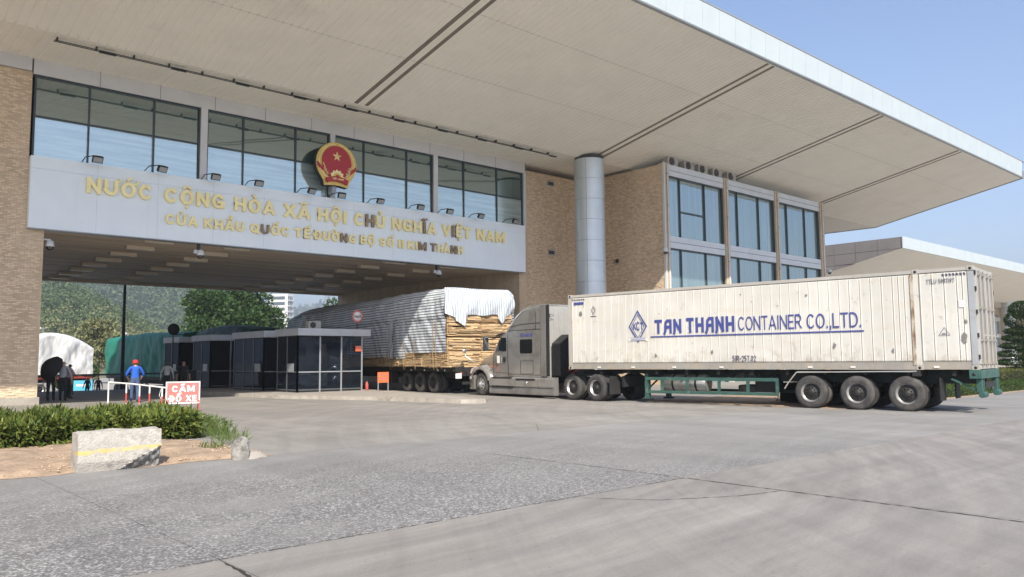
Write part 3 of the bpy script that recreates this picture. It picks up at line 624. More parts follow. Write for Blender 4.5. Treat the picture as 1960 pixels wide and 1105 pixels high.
for k in range(25):
    a = math.pi*k/24; r_ = .40 if (k % 4) < 2 else .33; gear.append((r_*math.cos(a), .50+r_*math.sin(a)))
part('gear', MB().prism(gear, 'y', -.10, -.05), ['gold'], EM)
part('gear_ring', MB().prism(ell(.24, .24, 0, .50, 20, 0, 180), 'y', -.115, -.10), ['gold_relief'], EM)
part('gear_hub', MB().prism(ell(.13, .13, 0, .50, 14, 0, 180), 'y', -.13, -.115), ['crest_red'], EM)
rib = [(-.62, .42), (-.3, .52), (0, .55), (.3, .52), (.62, .42), (.56, .18), (.3, .27), (0, .30), (-.3, .27), (-.56, .18)]
part('ribbon', MB().prism(rib, 'y', -.14, -.05), ['crest_red'], EM)
mb = MB(); put_text(mb, 'VIỆT NAM', .085, .2, lambda a, b, o: (-.30+a, -.142-o, .37+b), .006, tw=.62); part('ribbon_letters', mb, ['gold'], EM)
for s in (-1, 1):
    part('ribbon_band', MB().prism([(s*1.10, 1.02), (s*.80, .74), (s*.72, .86), (s*1.08, 1.2)], 'y', -.065, -.02), ['crest_red'], EM)
    for k in range(22):     # ears of rice round the edge
        a = R(90+s*(10+k*6.2)); x, z = .98*math.cos(a), 1.24+.96*math.sin(a); t = a+math.pi/2*s+.4*(1 if k % 2 else -1)
        part('rice_grain', MB().prism([(x+.10*math.cos(t), z+.10*math.sin(t)), (x+.035*math.sin(t), z-.035*math.cos(t)), (x-.10*math.cos(t), z-.10*math.sin(t)), (x-.035*math.sin(t), z+.035*math.cos(t))], 'y', -.055, -.015), ['gold'], EM)
    for k in range(9):
        a = R(90+s*(95+k*5)); x, z = .74*math.cos(a), 1.15+.72*math.sin(a); t = rnd.uniform(0, 3)
        part('rice_leaf', MB().prism([(x+.13*math.cos(t), z+.13*math.sin(t)), (x+.03*math.sin(t), z-.03*math.cos(t)), (x-.10*math.cos(t), z-.10*math.sin(t))], 'y', -.085, -.04), ['gold'], EM)
part('bracket', MB().box(-.1, .1, .2, .62, -.25, .12), ['frame_grey'], EM)
# ------------------------------------------------------------------ floodlights along the top of the sign
ORD = ['first', 'second', 'third', 'fourth', 'fifth', 'sixth', 'seventh', 'eighth', 'ninth', 'tenth', 'eleventh', 'twelfth']
fl = None
FX = [9.0, 11.5, 13.9, 15.95, 18.6, 20.35, 22.6, 25.2, 27.2, 29.45, 32.1]
for k, X in enumerate(FX):
    lb = '%s small black floodlight from the left on the sign\'s top edge' % ORD[k].capitalize()
    if k == 5: lb = 'Small black floodlight directly under the red and gold emblem'
    if fl is None:
        fl = thing('floodlight', lb, 'floodlight', (X, 35.5, 9.84), 0, 'floodlights along the top of the sign')
        part('arm', MB().tube([(-.42, .36, .02), (-.36, .1, .2), (-.1, -.2, .24), (.14, -.3, .22)], .022, 6), ['dark_metal'], fl)
        mb = MB(); tf = lambda p: (p[0], -.32+p[1]*.83-p[2]*.55, .07+p[2]*.83+p[1]*.55); mb.box(-.2, .2, -.05, .06, -.14, .14, 0, tf)
        for i in range(6): mb.box(-.19+i*.07, -.175+i*.07, .06, .10, -.12, .12, 0, tf)
        part('head', mb, ['black'], fl); part('lens', MB().box(-.17, .17, -.056, -.05, -.11, .11, 0, tf), ['frame_grey'], fl); f0 = fl
    else: dup(f0, (X, 35.5, 9.84), rnd.uniform(-.2, .25), lb)
# ------------------------------------------------------------------ dome cameras
def dome_cam(label, loc, rotz, mount):
    t = thing('security_camera', label, 'camera', loc, rotz, 'security cameras on the building')
    if mount == 'ceiling':
        part('stem', MB().box(-.06, .06, -.06, .06, 0, .42), ['dark_metal'], t); part('bracket', MB().box(-.2, .06, -.05, .05, -.14, .02), ['strip_white'], t)
        c = (.06, -.1, -.2)
    else:
        part('bracket', MB().box(-.03, .03, -.02, .42, .0, .06).box(-.07, .07, .40, .44, -.06, .12), ['strip_white'], t); c = (0, 0, -.22)
    part('housing', MB().lathe([(.02, .24), (.13, .2), (.16, .05), (.17, -.02), (.15, -.03)], 16, c), ['strip_white'], t)
    part('dome', MB().lathe([(.145, -.03), (.13, -.11), (.08, -.16), (.0, -.18)], 14, c), ['car_glass'], t)
    return t
dome_cam('Security camera hanging under the sign, near the middle of the passage', (13.5, 36.0, 6.62), 0, 'ceiling')
dome_cam('Security camera hanging under the right end of the sign', (26.85, 36.0, 6.62), 0, 'ceiling')
dome_cam('Security camera on a bracket at the left brick pier', (7.62, 36.2, 6.55), R(90), 'wall')
dome_cam('Security camera on the near corner of the office block', (39.35, 29.55, 8.3), R(-60), 'wall')
dome_cam('Security camera on the far right corner of the office block', (60.4, 29.6, 8.45), R(20), 'wall')
# wall lamp stub on the side wall
t = thing('wall_bracket', 'Small dark bracket on the shaded brick side wall of the office block', 'bracket', (39.6, 33.6, 7.9))
part('plate', MB().box(-.05, 0, -.1, .1, -.12, .12), ['dark_metal'], t); part('hook', MB().tube([(-.05, 0, 0), (-.25, 0, .04), (-.3, 0, -.14)], .03, 6), ['dark_metal'], t)
# lighting track under the canopy
t = thing('lighting_track', 'Thin dark lighting track fixed under the canopy in front of the windows', 'lighting track', (20, 33.05, 13.7))
for dy in (-.07, .07): part('rail', MB().box(-13.2, 12.85, dy-.014, dy+.014, -.02, .01), ['dark_metal'], t)
for k in range(20):
    x = -13.1+k*1.365; part('hanger', MB().box(x-.02, x+.02, -.09, .09, -.01, .12), ['dark_metal'], t)
    if k % 2: part('spot', MB().box(x+.1, x+.7, -.05, .05, -.07, -.01), ['dark_metal'], t)
# air conditioners on the roof of the block
MT['ac'] = mat('aged_ac_casing', (.42, .40, .36), .6, var=.15, scale=4, dirt=(.22, .2, .17), dscale=5, dlo=.5, dhi=.75)
a0 = None
LB = ['leftmost, nearest the brick side wall', 'second from the left', 'middle one of five', 'fourth from the left', 'rightmost of five']
for k, X in enumerate((41.15, 42.9, 44.45, 46.1, 47.8)):
    lb = 'Outdoor air conditioner on the office block roof, ' + LB[k]
    if a0 is None:
        a0 = thing('air_conditioner', lb, 'air conditioner', (X, 30.35, 13.66), 0, 'air conditioners on the office block roof')
        part('casing', MB().box(-.55, .55, -.22, .22, .05, .72), ['ac'], a0, bevel=.02)
        part('fan_ring', MB().lathe([(.24, -.02), (.26, 0), (.24, .02), (.22, 0)], 20, (-.15, -.235, .38), 'y'), ['dark_metal'], a0)
        part('fan_recess', MB().lathe([(.0, 0), (.23, 0)], 20, (-.15, -.225, .38), 'y'), ['black'], a0)
        mb = MB()
        for i in range(7): mb.box(-.39, .09, -.238, -.228, .18+i*.06, .188+i*.06)
        part('grille', mb, ['ac'], a0)
        for s in (-.4, .4): part('foot', MB().box(s-.05, s+.05, -.24, .24, 0, .05), ['dark_metal'], a0)
    else: dup(a0, (X, 30.35, 13.66), 0, lb)
# ------------------------------------------------------------------ inspection booths
MT['booth_roof'] = mat('booth_fascia_silver', (.44, .46, .48), .4, .2, var=.08)
MT['booth_frame'] = mat('booth_frame', (.13, .135, .14), .45, .4, var=.1)
MT['orange'] = mat('orange_board', (.80, .17, .05), .5, var=.08); MT['white_p'] = mat('white_paint', (.78, .77, .74), .5, var=.06, dirt=(.5, .47, .42), dscale=6, dlo=.6, dhi=.8)
MT['red_p'] = mat('faded_red_paint', (.50, .075, .06), .5, var=.15, scale=6); MT['sign_red'] = mat('sign_red', (.60, .17, .15), .5, var=.12, scale=3)
def booth(label, x0, x1, y0, y1, zt, z0=.155):
    t = thing('inspection_booth', label, 'booth', (x0, y0, z0), 0, 'inspection booths on the island'); W_, D_, H_ = x1-x0, y1-y0, zt-z0
    part('floor', MB().box(0, W_, 0, D_, 0, .08), ['dark_metal'], t)
    rf = part('roof', MB().box(-.12, W_+.35, -.28, D_+.12, H_-.34, H_), ['booth_roof'], t, bevel=.01)
    part('ceiling_board', MB().box(.02, W_-.02, .02, D_-.02, H_-.38, H_-.345), ['dark_metal'], t)
    def face(n_, P, tr):
        for i in range(n_+1): part('post', MB().bar(P(i/n_, .0), P(i/n_, H_-.36), .075, .075, up=(1, 0, 0)), ['frame_grey' if tr else 'booth_frame'], t)
        for i in range(n_):
            for za, zb in ((.08, .92), (.98, H_-.38)):
                a = Vector(P((i+.01)/n_, za)); b = Vector(P((i+.99)/n_, zb)); mb = MB()
                q = [a, Vector((b.x, b.y, a.z)), b, Vector((a.x, a.y, b.z))]; d = (q[1]-q[0]).cross(q[3]-q[0]).normalized()*.012
                mb.add([p-d for p in q]+[p+d for p in q], [(0, 1, 2, 3), (7, 6, 5, 4), (0, 4, 5, 1), (1, 5, 6, 2), (2, 6, 7, 3), (3, 7, 4, 0)]); part('pane', mb, ['booth_glass'], t)
            part('transom', MB().bar(P((i+.02)/n_, .95), P((i+.98)/n_, .95), .055, .055), ['frame_grey' if tr else 'booth_frame'], t)
        part('sill', MB().bar(P(.01, .11), P(.99, .11), .06, .06), ['booth_frame'], t)
    face(3, lambda a, z: (a*W_, 0, z), True); face(max(2, round(D_/1.1)), lambda a, z: (0, a*D_, z), False)
    part('back_wall', MB().box(.05, W_-.05, D_-.05, D_, .08, H_-.38).box(W_-.05, W_, .08, D_, .08, H_-.38), ['dark_metal'], t)
    part('desk', MB().box(.25, W_-.3, .5, 1.0, .75, .82).box(.4, .9, .55, .95, .08, .75), ['booth_frame'], t)
    part('service_box', MB().box(-.06, .0, .35, .95, .95, 1.35), ['frame_grey'], t)
    return t
booth('Front dark glass booth with silver roof edge, nearest the kerb nose', 17.75, 21.2, 34.66, 36.7, 3.16)
booth('Second dark glass booth, right behind the front one', 17.75, 21.2, 38.25, 41.8, 3.16)
booth('Third dark glass booth in the row on the island', 17.75, 21.2, 45.1, 47.6, 3.16)
booth('Last dark glass booth, beside the green truck', 17.75, 21.2, 50.0, 52.4, 3.16)
t = dup(a0, (19.2, 35.9, 3.16), 0, 'Pale air conditioner box on the front booth\'s roof')
t['group'] = 'air conditioners on booths'; t.scale = (.62, .7, .58)
# speed sign on the booth
t = thing('speed_sign', 'Round white speed sign with red rim above the front booth', 'sign', (21.25, 35.2, 3.16))
part('post', MB().tube([(0, 0, 0), (0, 0, .5)], .025, 6), ['dark_metal'], t)
part('disc', MB().lathe([(0, -.01), (.31, -.01), (.31, .01), (0, .01)], 28, (0, -.05, .68), 'y'), ['white_p'], t)
part('rim', MB().lathe([(.23, -.018), (.32, -.018), (.32, -.008), (.23, -.008)], 28, (0, -.05, .68), 'y'), ['sign_red'], t)
mb = MB(); put_text(mb, '5km/h', .15, .17, lambda a, b, o: (-.19+a, -.062-o, .61+b), .003, tw=.38); part('lettering', mb, ['black'], t)
# small notices
def notice(label, loc, w, h, lines, legs=None, m='orange'):
    t = thing('notice_board', label, 'sign', loc); z0 = legs or 0
    part('board', MB().box(0, w, -.015, .015, z0, z0+h), [m], t)
    mb = MB(); n_ = len(lines); lh = h/(n_+.6)
    for i in range(n_):      # lettering too worn to read: short strokes
        x = w*.08
        while x < w*.88:
            ww = rnd.uniform(.02, .05); mb.box(x, x+ww, -.019, -.014, z0+h-lh*(i+1.0), z0+h-lh*(i+.35)*rnd.uniform(.9, 1.0)); x += ww+.018
    part('lettering', mb, ['sign_red'], t)
    if legs:
        for x in (.03, w-.03): part('leg', MB().box(x-.02, x+.02, -.02, .02, 0, z0+.02), ['frame_grey'], t)
    return t
notice('Orange notice on two legs standing on the island kerb', (21.02, 32.9, .155), .62, .50, [0, 1], .40)
notice('Small orange notice stuck on the front booth\'s right pane', (20.80, 34.58, 2.08), .32, .26, [0, 1])
t = thing('fire_extinguisher', 'Red fire extinguisher at the right corner of the front booth', 'extinguisher', (21.42, 34.5, .155))
part('cylinder', MB().lathe([(0, 0), (.07, 0), (.075, .03), (.075, .32), (.03, .40), (.02, .44)], 12, (0, 0, 0)), ['red_p'], t); part('valve', MB().box(-.05, .03, -.015, .015, .43, .48), ['black'], t); part('hose', MB().tube([(.03, 0, .46), (.1, 0, .40), (.09, 0, .15)], .012, 6), ['black'], t)
# round mirror on the last booths' roof
t = thing('traffic_mirror', 'Round black disc on a short post above the last booth', 'mirror', (17.35, 49.9, 0))
part('post', MB().tube([(.0, .08, 0), (0, .08, 3.4)], .035, 6).tube([(0, .08, 3.3), (.9, .4, 3.3)], .03, 6), ['dark_metal'], t)
part('disc', MB().lathe([(0, -.03), (.34, -.03), (.36, 0), (.34, .04), (0, .08)], 24, (0, 0, 3.62), 'y'), ['black'], t)
# boom across the left lane
t = thing('boom_barrier', 'Long dark boom lowered across the left lane behind the people', 'barrier', (17.0, 46, 0))
part('boom', MB().bar((0, 0, 1.02), (-9.5, 0, .98), .07, .10), ['dark_metal'], t); part('cabinet', MB().box(-.2, .25, -.2, .2, 0, 1.15), ['dark_metal'], t, bevel=.02)
for k in (-3, -6, -9): part('prop', MB().bar((k, 0, 0), (k, 0, .96), .04, .04), ['dark_metal'], t)
# red and white railing
t = thing('railing', 'Low white and red pipe railing behind the hedge', 'railing', (9.66, 34.96, 0))
dv = Vector((1.17, -3.22, 0))
def rp(f): return Vector((0, 0, 0))+dv*f
part('top_rail', MB().tube([rp(0)+Vector((0, 0, .84)), rp(.45)+Vector((0, 0, .77)), rp(1)+Vector((0, 0, .64))], .03, 8), ['white_p'], t)
for k, f in enumerate((0, .32, .55, .72, .93)):
    p = rp(f); pt = part('post', MB().tube([p, p+Vector((0, 0, .84-.2*f))], .03, 8), ['white_p'], t)
    if 0 < k: part('red_band', MB().tube([p+Vector((0, 0, .02)), p+Vector((0, 0, .42 if k % 2 else .3))], .0325, 8), ['red_p'], pt)
part('rope', MB().tube([rp(.9)+Vector((0, .03, .66)), rp(.9)+Vector((.04, .06, .6)), rp(.9)+Vector((-.02, .05, .35)), rp(.91)+Vector((.03, .05, .2)), rp(.9)+Vector((.07, .02, .6)), rp(.91)+Vector((.0, .02, .66))], .012, 6), ['white_p'], t)
# no parking sign
t = thing('no_parking_sign', 'Red board lettered CẤM ĐỖ XE in white on an easel by the hedge', 'sign', (8.15, 23.95, 0), R(-14))
part('board', MB().box(0, .93, -.012, .012, .41, 1.05), ['white_p'], t); part('red_field', MB().box(.035, .895, -.018, -.0125, .45, 1.015), ['sign_red'], t)
mb = MB(); put_text(mb, 'CẤM', .185, .23, lambda a, b, o: (.16+a, -.019-o, .75+b), .004, tw=.62); put_text(mb, 'ĐỖ XE', .185, .23, lambda a, b, o: (.10+a, -.019-o, .468+b), .004, tw=.74); part('lettering', mb, ['white_p'], t)
for x in (.02, .91): part('leg', MB().bar((x, .02, 1.0), (x, -.02, 0), .025, .025), ['red_p'], t); part('back_leg', MB().bar((x, .03, .95), (x, .42, 0), .022, .022), ['red_p'], t)
part('foot', MB().bar((.91, -.1, .012), (.91, .45, .012), .03, .024), ['red_p'], t)
# dark lamp post behind the passage
t = thing('lamp_post', 'Tall dark lamp post standing in the shade behind the passage', 'lamp post', (18.0, 62.0, -1.25))
part('pole', MB().tube([(0, 0, 0), (0, 0, 5), (0, 0, 9.8)], [.15, .12, .09], 10), ['dark_metal'], t); part('base', MB().lathe([(.3, 0), (.3, .1), (.18, .16), (.16, .8), (0, .8)], 10, (0, 0, 0)), ['dark_metal'], t)
part('lamp_arm', MB().tube([(0, 0, 9.7), (-.6, 0, 10.1), (-1.5, 0, 10.2)], .06, 8), ['dark_metal'], t); part('lamp_head', MB().box(-2.2, -1.4, -.15, .15, 10.12, 10.28), ['frame_grey'], t)

# ------------------------------------------------------------------ vehicles
MT['tyre'] = mat('tyre_rubber', (.045, .044, .043), .85, var=.3, scale=3, dirt=(.12, .11, .10), dscale=2.5, dlo=.45, dhi=.75)
MT['rim'] = mat('steel_rim', (.55, .55, .54), .38, .7, var=.2, scale=8, dirt=(.2, .19, .17), dscale=6, dlo=.5, dhi=.75)
MT['rim_dark'] = mat('dark_rim', (.03, .029, .028), .6, .3, var=.3, scale=8)  # near-black tone for wheel dishes and the timber trailer's near rims
MT['chassis'] = mat('chassis_black', (.018, .018, .018), .7, var=.3, scale=4)
MT['silver'] = mat('silver_truck_paint', (.37, .36, .343), .24, .5, var=.08, scale=.8, dirt=(.19, .175, .155), dscale=1.2, dlo=.48, dhi=.8, coord='object', coat=.8)
MT['silver_lt'] = mat('pale_cab_back', (.38, .375, .36), .5, .1, var=.08, scale=1.5, dirt=(.4, .38, .34), dscale=2.5, dlo=.55, dhi=.8, coord='object')
MT['chrome'] = mat('chrome', (.75, .75, .75), .15, 1, var=.05)
MT['teal'] = mat('teal_frame_paint', (.038, .10, .083), .55, .1, var=.25, scale=3, dirt=(.22, .24, .22), dscale=2.2, dlo=.58, dhi=.72, coord='object')
MT['tank'] = mat('brushed_tank', (.45, .45, .44), .35, .7, var=.2, scale=2, coord='object')
def box_paint(name, col, streak=(.50, .44, .35), rust=True):
    m, n, l, p = nodes_of(name)
    v = pos_vec(n, l); c = ramp(n, l, noise(n, l, v, .55, 5), [(.3, sc(col, .88)), (.7, sc(col, 1.06))])
    k = ramp(n, l, noise(n, l, pos_vec(n, l, 'world', (3, 3, .22)), 1.5, 8, .7), [(.53, (0, 0, 0)), (.78, (.65, .65, .65))]); c = mixc(n, l, k, c, streak)
    kf = ramp(n, l, noise(n, l, pos_vec(n, l, 'world', (.6, .6, 2.2)), 1.1, 7, .7), [(.50, (0, 0, 0)), (.72, (.5, .5, .5))]); c = mixc(n, l, kf, c, sc(streak, 1.1))
    k2 = ramp(n, l, noise(n, l, v, 3.4, 8, .75), [(.60, (0, 0, 0)), (.67, (.75, .75, .75))]); c = mixc(n, l, k2, c, (.33, .31, .28))
    g = n.new('ShaderNodeSeparateXYZ'); gg = n.new('ShaderNodeNewGeometry'); l.new(gg.outputs['Position'], g.inputs[0])
    mr = n.new('ShaderNodeMapRange'); mr.inputs[1].default_value = 1.3; mr.inputs[2].default_value = 2.3; mr.inputs[3].default_value = .20; mr.inputs[4].default_value = -.04; l.new(g.outputs[2], mr.inputs[0])
    ad = n.new('ShaderNodeMath'); l.new(mr.outputs[0], ad.inputs[0]); l.new(noise(n, l, pos_vec(n, l, 'world', (2.2, 2.2, 1.1)), 1.7, 8, .72), ad.inputs[1])
    k4 = ramp(n, l, ad.outputs[0], [(.60, (0, 0, 0)), (.78, (.65, .65, .65))]); c = mixc(n, l, k4, c, (.36, .315, .25))
    if rust:
        k3 = ramp(n, l, noise(n, l, pos_vec(n, l, 'world', (2.2, 2.2, .9)), 2.1, 9, .75), [(.655, (0, 0, 0)), (.70, (1, 1, 1))]); c = mixc(n, l, k3, c, (.17, .10, .06))
    l.new(c, p.inputs['Base Color']); p.inputs['Roughness'].default_value = .42; bump(n, l, p, noise(n, l, v, 2.2, 4), .2, .02)
    return m
MT['box_white'] = box_paint('container_white', (.62, .605, .555)); MT['box_frame'] = box_paint('container_frame', (.43, .41, .375), (.30, .27, .23))
MT['box_grey'] = box_paint('container_post_grey', (.36, .38, .40), (.26, .25, .24), False); MT['box_rail'] = box_paint('container_bottom_rail', (.30, .285, .26), (.20, .17, .14))
MT['post_rust'] = mat('rusty_post_edge', (.48, .42, .33), .7, var=.15, scale=3, dirt=(.17, .09, .045), dscale=3.2, dlo=.42, dhi=.56, dstretch=(1, 1, .5), coord='object')
MT['blue_ink'] = mat('blue_lettering', (.055, .07, .26), .5, var=.12, scale=6, dirt=(.35, .34, .42), dscale=7, dlo=.66, dhi=.8)
MT['ink'] = mat('dark_lettering', (.05, .05, .10), .6, var=.15); MT['ghost_ink'] = mat('faint_lettering', (.10, .10, .10), .7, var=.2); MT['label_white'] = mat('label_white', (.72, .70, .66), .6, var=.05)
def wheel_meshes(r=.51, w=.28):
    ty = MB().lathe([(r*.60, 0), (r*.80, -.012), (r*.93, .0), (r*.985, .04), (r, .075), (r, w-.075), (r*.985, w-.04), (r*.93, w), (r*.6, w-.01)], 36, (0, 0, 0), 'x')
    for k in (.35, .5, .65): ty.lathe([(r*1.0015, w*k-.008), (r*1.0015, w*k+.008)], 36, (0, 0, 0), 'x', 1)
    ri = MB().lathe([(r*.60, .002), (r*.615, .012), (r*.575, .03), (r*.53, .09), (r*.50, .10)], 30, (0, 0, 0), 'x')
    return ty.mesh('tyre', ['tyre', 'chassis']), ri.mesh('rim', ['rim'])
def disc_meshes(r=.51, convex=False):
    d = MB().lathe([(r*.52, .095), (r*.36, .09), (r*.34, .07), (r*.22, .06), (r*.2, .015), (r*.1, -.005), (0, -.01)] if not convex else [(r*.54, .03), (r*.45, -.01), (r*.30, -.03), (r*.28, -.05), (r*.2, -.06), (r*.18, -.11), (r*.08, -.13), (0, -.13)], 24, (0, 0, 0), 'x')
    h = MB()
    for k in range(10 if not convex else 8):
        a = 2*math.pi*k/(10 if not convex else 8); rr = r*(.28 if not convex else .40)
        h.lathe([(0, -.012), (.022 if not convex else .045, -.012), (.022 if not convex else .045, .02)], 8, (.055 if not convex else -.012, rr*math.cos(a), rr*math.sin(a)), 'x')
    return d.mesh('wheel_disc', ['rim_dark' if not convex else 'rim']), h.mesh('wheel_nuts', ['rim_dark'])
TY, RI = wheel_meshes(); RID = RI.copy(); RID.materials[0] = MT['rim_dark']; DI, NU = disc_meshes(); DIF, NUF = disc_meshes(.51, True)
def wheel(parent, x, y, z=.51, dual=True, far=False, steer=0, front=False, rim=None):
    """near side wheels face -x; far side ones are mirrored"""
    w = bpy.data.objects.new('wheel', None); COL.objects.link(w); w.parent = parent; w.location = (x, y, z); w.rotation_euler = (rnd.uniform(0, 6), 0, (math.pi if far else 0)+steer)
    inst(TY, 'tyre', w); inst(rim or RI, 'rim', w); inst(DIF if front else DI, 'wheel_disc', w); inst(NUF if front else NU, 'wheel_nuts', w)['kind'] = 'stuff'
    if dual: inst(TY, 'tyre', w, (.32, 0, 0)); inst(RI, 'rim', w, (.32, 0, 0))
    return w
def rrect(x0, x1, z0, z1, r, n=4, rb=None):
    rb = r if rb is None else rb; pts = []
    for cx, cz, rr, a0 in ((x1-r, z1-r, r, 0), (x0+r, z1-r, r, 90), (x0+rb, z0+rb, rb, 180), (x1-rb, z0+rb, rb, 270)):
        for k in range(n+1): a = R(a0+90*k/n); pts.append((cx+rr*math.cos(a), cz+rr*math.sin(a)))
    return pts
def loft(mb, secs, mi=0, caps=True):
    n = len(secs[0][1]); o = [[(p[0], y, p[1]) for p in s] for y, s in secs]; v = [p for s in o for p in s]
    mb.add(v, [(i*n+k, i*n+(k+1) % n, (i+1)*n+(k+1) % n, (i+1)*n+k) for i in range(len(secs)-1) for k in range(n)], mi, True)
    if caps: mb.add(o[0], [tuple(range(n))], mi); mb.add(o[-1], [tuple(range(n-1, -1, -1))], mi)
    return mb
# --- tractor unit (local +y = direction of travel, x = 0 on the viewer's side)
TR = thing('tractor_unit', 'Silver long-nosed sleeper cab tractor hitched to the white container trailer', 'truck', (22.78, 20.54, 0), R(-4.6))
W2 = 2.44
cabs = [(3.20, rrect(.03, W2-.03, .84, 3.90, .16, rb=.05)), (3.6, rrect(.02, W2-.02, .84, 3.92, .2, rb=.05)), (4.2, rrect(.02, W2-.02, .84, 3.89, .28, rb=.05)), (4.6, rrect(.02, W2-.02, .84, 3.80, .34, rb=.05)), (5.0, rrect(.02, W2-.02, .84, 3.60, .40, rb=.05)), (5.35, rrect(.03, W2-.03, .84, 3.36, .42, rb=.05)), (5.62, rrect(.04, W2-.04, .84, 3.08, .38, rb=.05)), (5.78, rrect(.05, W2-.05, .84, 2.86, .3, rb=.05)), (5.95, rrect(.06, W2-.06, .84, 2.76, .2, rb=.05)), (6.12, rrect(.07, W2-.07, .84, 2.68, .16, rb=.05)), (6.35, rrect(.09, W2-.09, .84, 2.38, .12, rb=.05)), (6.62, rrect(.12, W2-.12, .84, 2.0, .1, rb=.05)), (6.70, rrect(.13, W2-.13, .84, 1.95, .1, rb=.05))]
body = part('cab_body', loft(MB(), cabs), ['silver'], TR)
hood = [(6.66, rrect(.20, W2-.20, .75, 1.98, .18, rb=.05)), (7.1, rrect(.28, W2-.28, .75, 1.90, .22, rb=.05)), (7.6, rrect(.34, W2-.34, .72, 1.79, .26, rb=.05)), (8.0, rrect(.38, W2-.38, .68, 1.66, .28, rb=.05)), (8.3, rrect(.42, W2-.42, .62, 1.50, .28, rb=.05)), (8.46, rrect(.48, W2-.48, .60, 1.28, .22, rb=.05)), (8.52, rrect(.55, W2-.55, .62, 1.1, .16, rb=.05))]
hd_ = part('hood', loft(MB(), hood), ['silver'], TR)
part('grille', MB().box(.66, W2-.66, 8.46, 8.55, .68, 1.12), ['chrome'], hd_)
def fender(x0, x1):
    mb = MB(); P = []
    for k in range(13):
        a = R(168-k*13.5); P.append((7.57-math.cos(a)*.66 if False else 7.57+math.cos(a)*.66, .52+math.sin(a)*.66))
    o = [(y+(y-7.57)*.13*(1 if y > 7.57 else 2.0), z+.08+(.12 if y > 7.4 else .05)) for y, z in P]
    n_ = len(P); v = []
    for (y, z), (yo, zo) in zip(P, o): v += [(x0, y, z), (x0+.03 if x0 < 1 else x0, yo, zo-.04), ((x0+x1)/2, yo*.985+.1, zo+.03), (x1, yo, zo+.04), (x1, y, z)]
    return mb.add(v, [(i*5+k, (i+1)*5+k, (i+1)*5+k+1, i*5+k+1) for i in range(n_-1) for k in range(4)], 0, True)
fd = part('fender', fender(-.04, .62), ['silver'], TR); part('fender', fender(W2+.04, W2-.62), ['silver'], TR)
MT['lamp_glass'] = mat('headlamp_lens', (.6, .62, .62), .12, .3, var=.1)
part('headlamp', MB().prism([(8.05, 1.02), (8.40, .98), (8.30, 1.20), (8.02, 1.28)], 'x', .02, .3), ['lamp_glass'], TR, bevel=.02)
part('bumper', loft(MB(), [(8.02, rrect(-.02, W2+.02, .26, .92, .1)), (8.40, rrect(.0, W2, .24, .93, .12)), (8.58, rrect(.18, W2-.18, .26, .88, .14)), (8.64, rrect(.4, W2-.4, .30, .8, .12))]), ['silver'], TR)
# side skirts and steps
for a, b in ((2.42, 3.42), (3.45, 4.98), (5.01, 6.86)):
    part('skirt_panel', MB().prism([(-.01, .20), (.02, .13), (.25, .13), (.25, .86), (.04, .86), (-.02, .78), (-.01, .5), (.02, .44)], 'y', a, b), ['silver'], TR, bevel=.015)
part('step', MB().box(-.035, .03, 5.2, 6.55, .80, .845).box(-.03, .02, 5.1, 6.7, .40, .44), ['dark_metal'], TR); part('step', MB().box(-.03, .03, 3.6, 4.9, .72, .80), ['dark_metal'], TR)
part('skirt_panel', MB().box(2.2, W2, 2.42, 6.86, .13, .86), ['silver'], TR)
# windows, door lines
def side_poly(name, poly, m, out=.012, parent=TR, x=.02): return part(name, MB().prism(poly, 'x', x-out, x+.03), [m], parent)
side_poly('door_window', [(6.02, 2.56), (5.64, 2.56), (5.62, 1.98), (6.06, 1.98), (6.10, 2.1)], 'car_glass', .02, body, .045)
side_poly('quarter_window', [(6.14, 2.50), (6.42, 2.02), (6.14, 1.98)], 'car_glass', .02, body, .07)
sl = side_poly('sleeper_window', [(4.62, 2.40), (4.58, 2.45), (3.84, 2.45), (3.79, 2.40), (3.79, 1.92), (3.84, 1.86), (4.58, 1.86), (4.62, 1.92)], 'car_glass', .02, body)
part('window_surround', MB().prism([(4.70, 2.46), (4.64, 2.53), (3.78, 2.53), (3.71, 2.46), (3.71, 1.86), (3.78, 1.79), (4.64, 1.79), (4.70, 1.86)], 'x', .010, .04), ['silver'], sl)
wsh = MB(); wsh.add([(.28, 6.135, 2.60), (W2-.28, 6.135, 2.60), (W2-.22, 6.60, 2.02), (.22, 6.60, 2.02), (.28, 6.165, 2.615), (W2-.28, 6.165, 2.615), (W2-.22, 6.635, 2.03), (.22, 6.635, 2.03)], [(0, 1, 2, 3), (7, 6, 5, 4), (0, 4, 5, 1), (1, 5, 6, 2), (2, 6, 7, 3), (3, 7, 4, 0)])
part('windscreen', wsh, ['car_glass'], body)
part('sun_visor', MB().prism([(6.0, 2.78), (6.42, 2.68), (6.42, 2.64), (6.0, 2.72)], 'x', .04, W2-.04), ['dark_metal'], TR)
def seam(pts, x=.017, w=.012): 
    mb = MB()
    for a, b in zip(pts[:-1], pts[1:]): mb.bar((x, *a), (x, *b), w, .012, up=(1, 0, 0))
    return part('seam', mb, ['dark_metal'], body)
seam([(5.52, 2.68), (5.50, 1.6), (5.44, .9)]); seam([(6.55, 1.96), (6.60, 1.5), (6.62, 1.05), (5.47, 1.02)], .035); seam([(5.45, 2.86), (4.2, 2.86), (3.22, 2.86)], .012, .01); seam([(4.6, 1.55), (3.75, 1.55), (3.75, 1.0), (4.6, 1.0), (4.6, 1.55)], .014, .008); seam([(5.5, .98), (3.25, .95)], .014); seam([(3.56, 3.6), (3.56, 2.86)], .012)
for k in range(5): part('marker_lamp', MB().box(.45+k*.36, .55+k*.36, 5.86, 5.96, 2.79, 2.85), ['orange'], TR, bevel=.01)
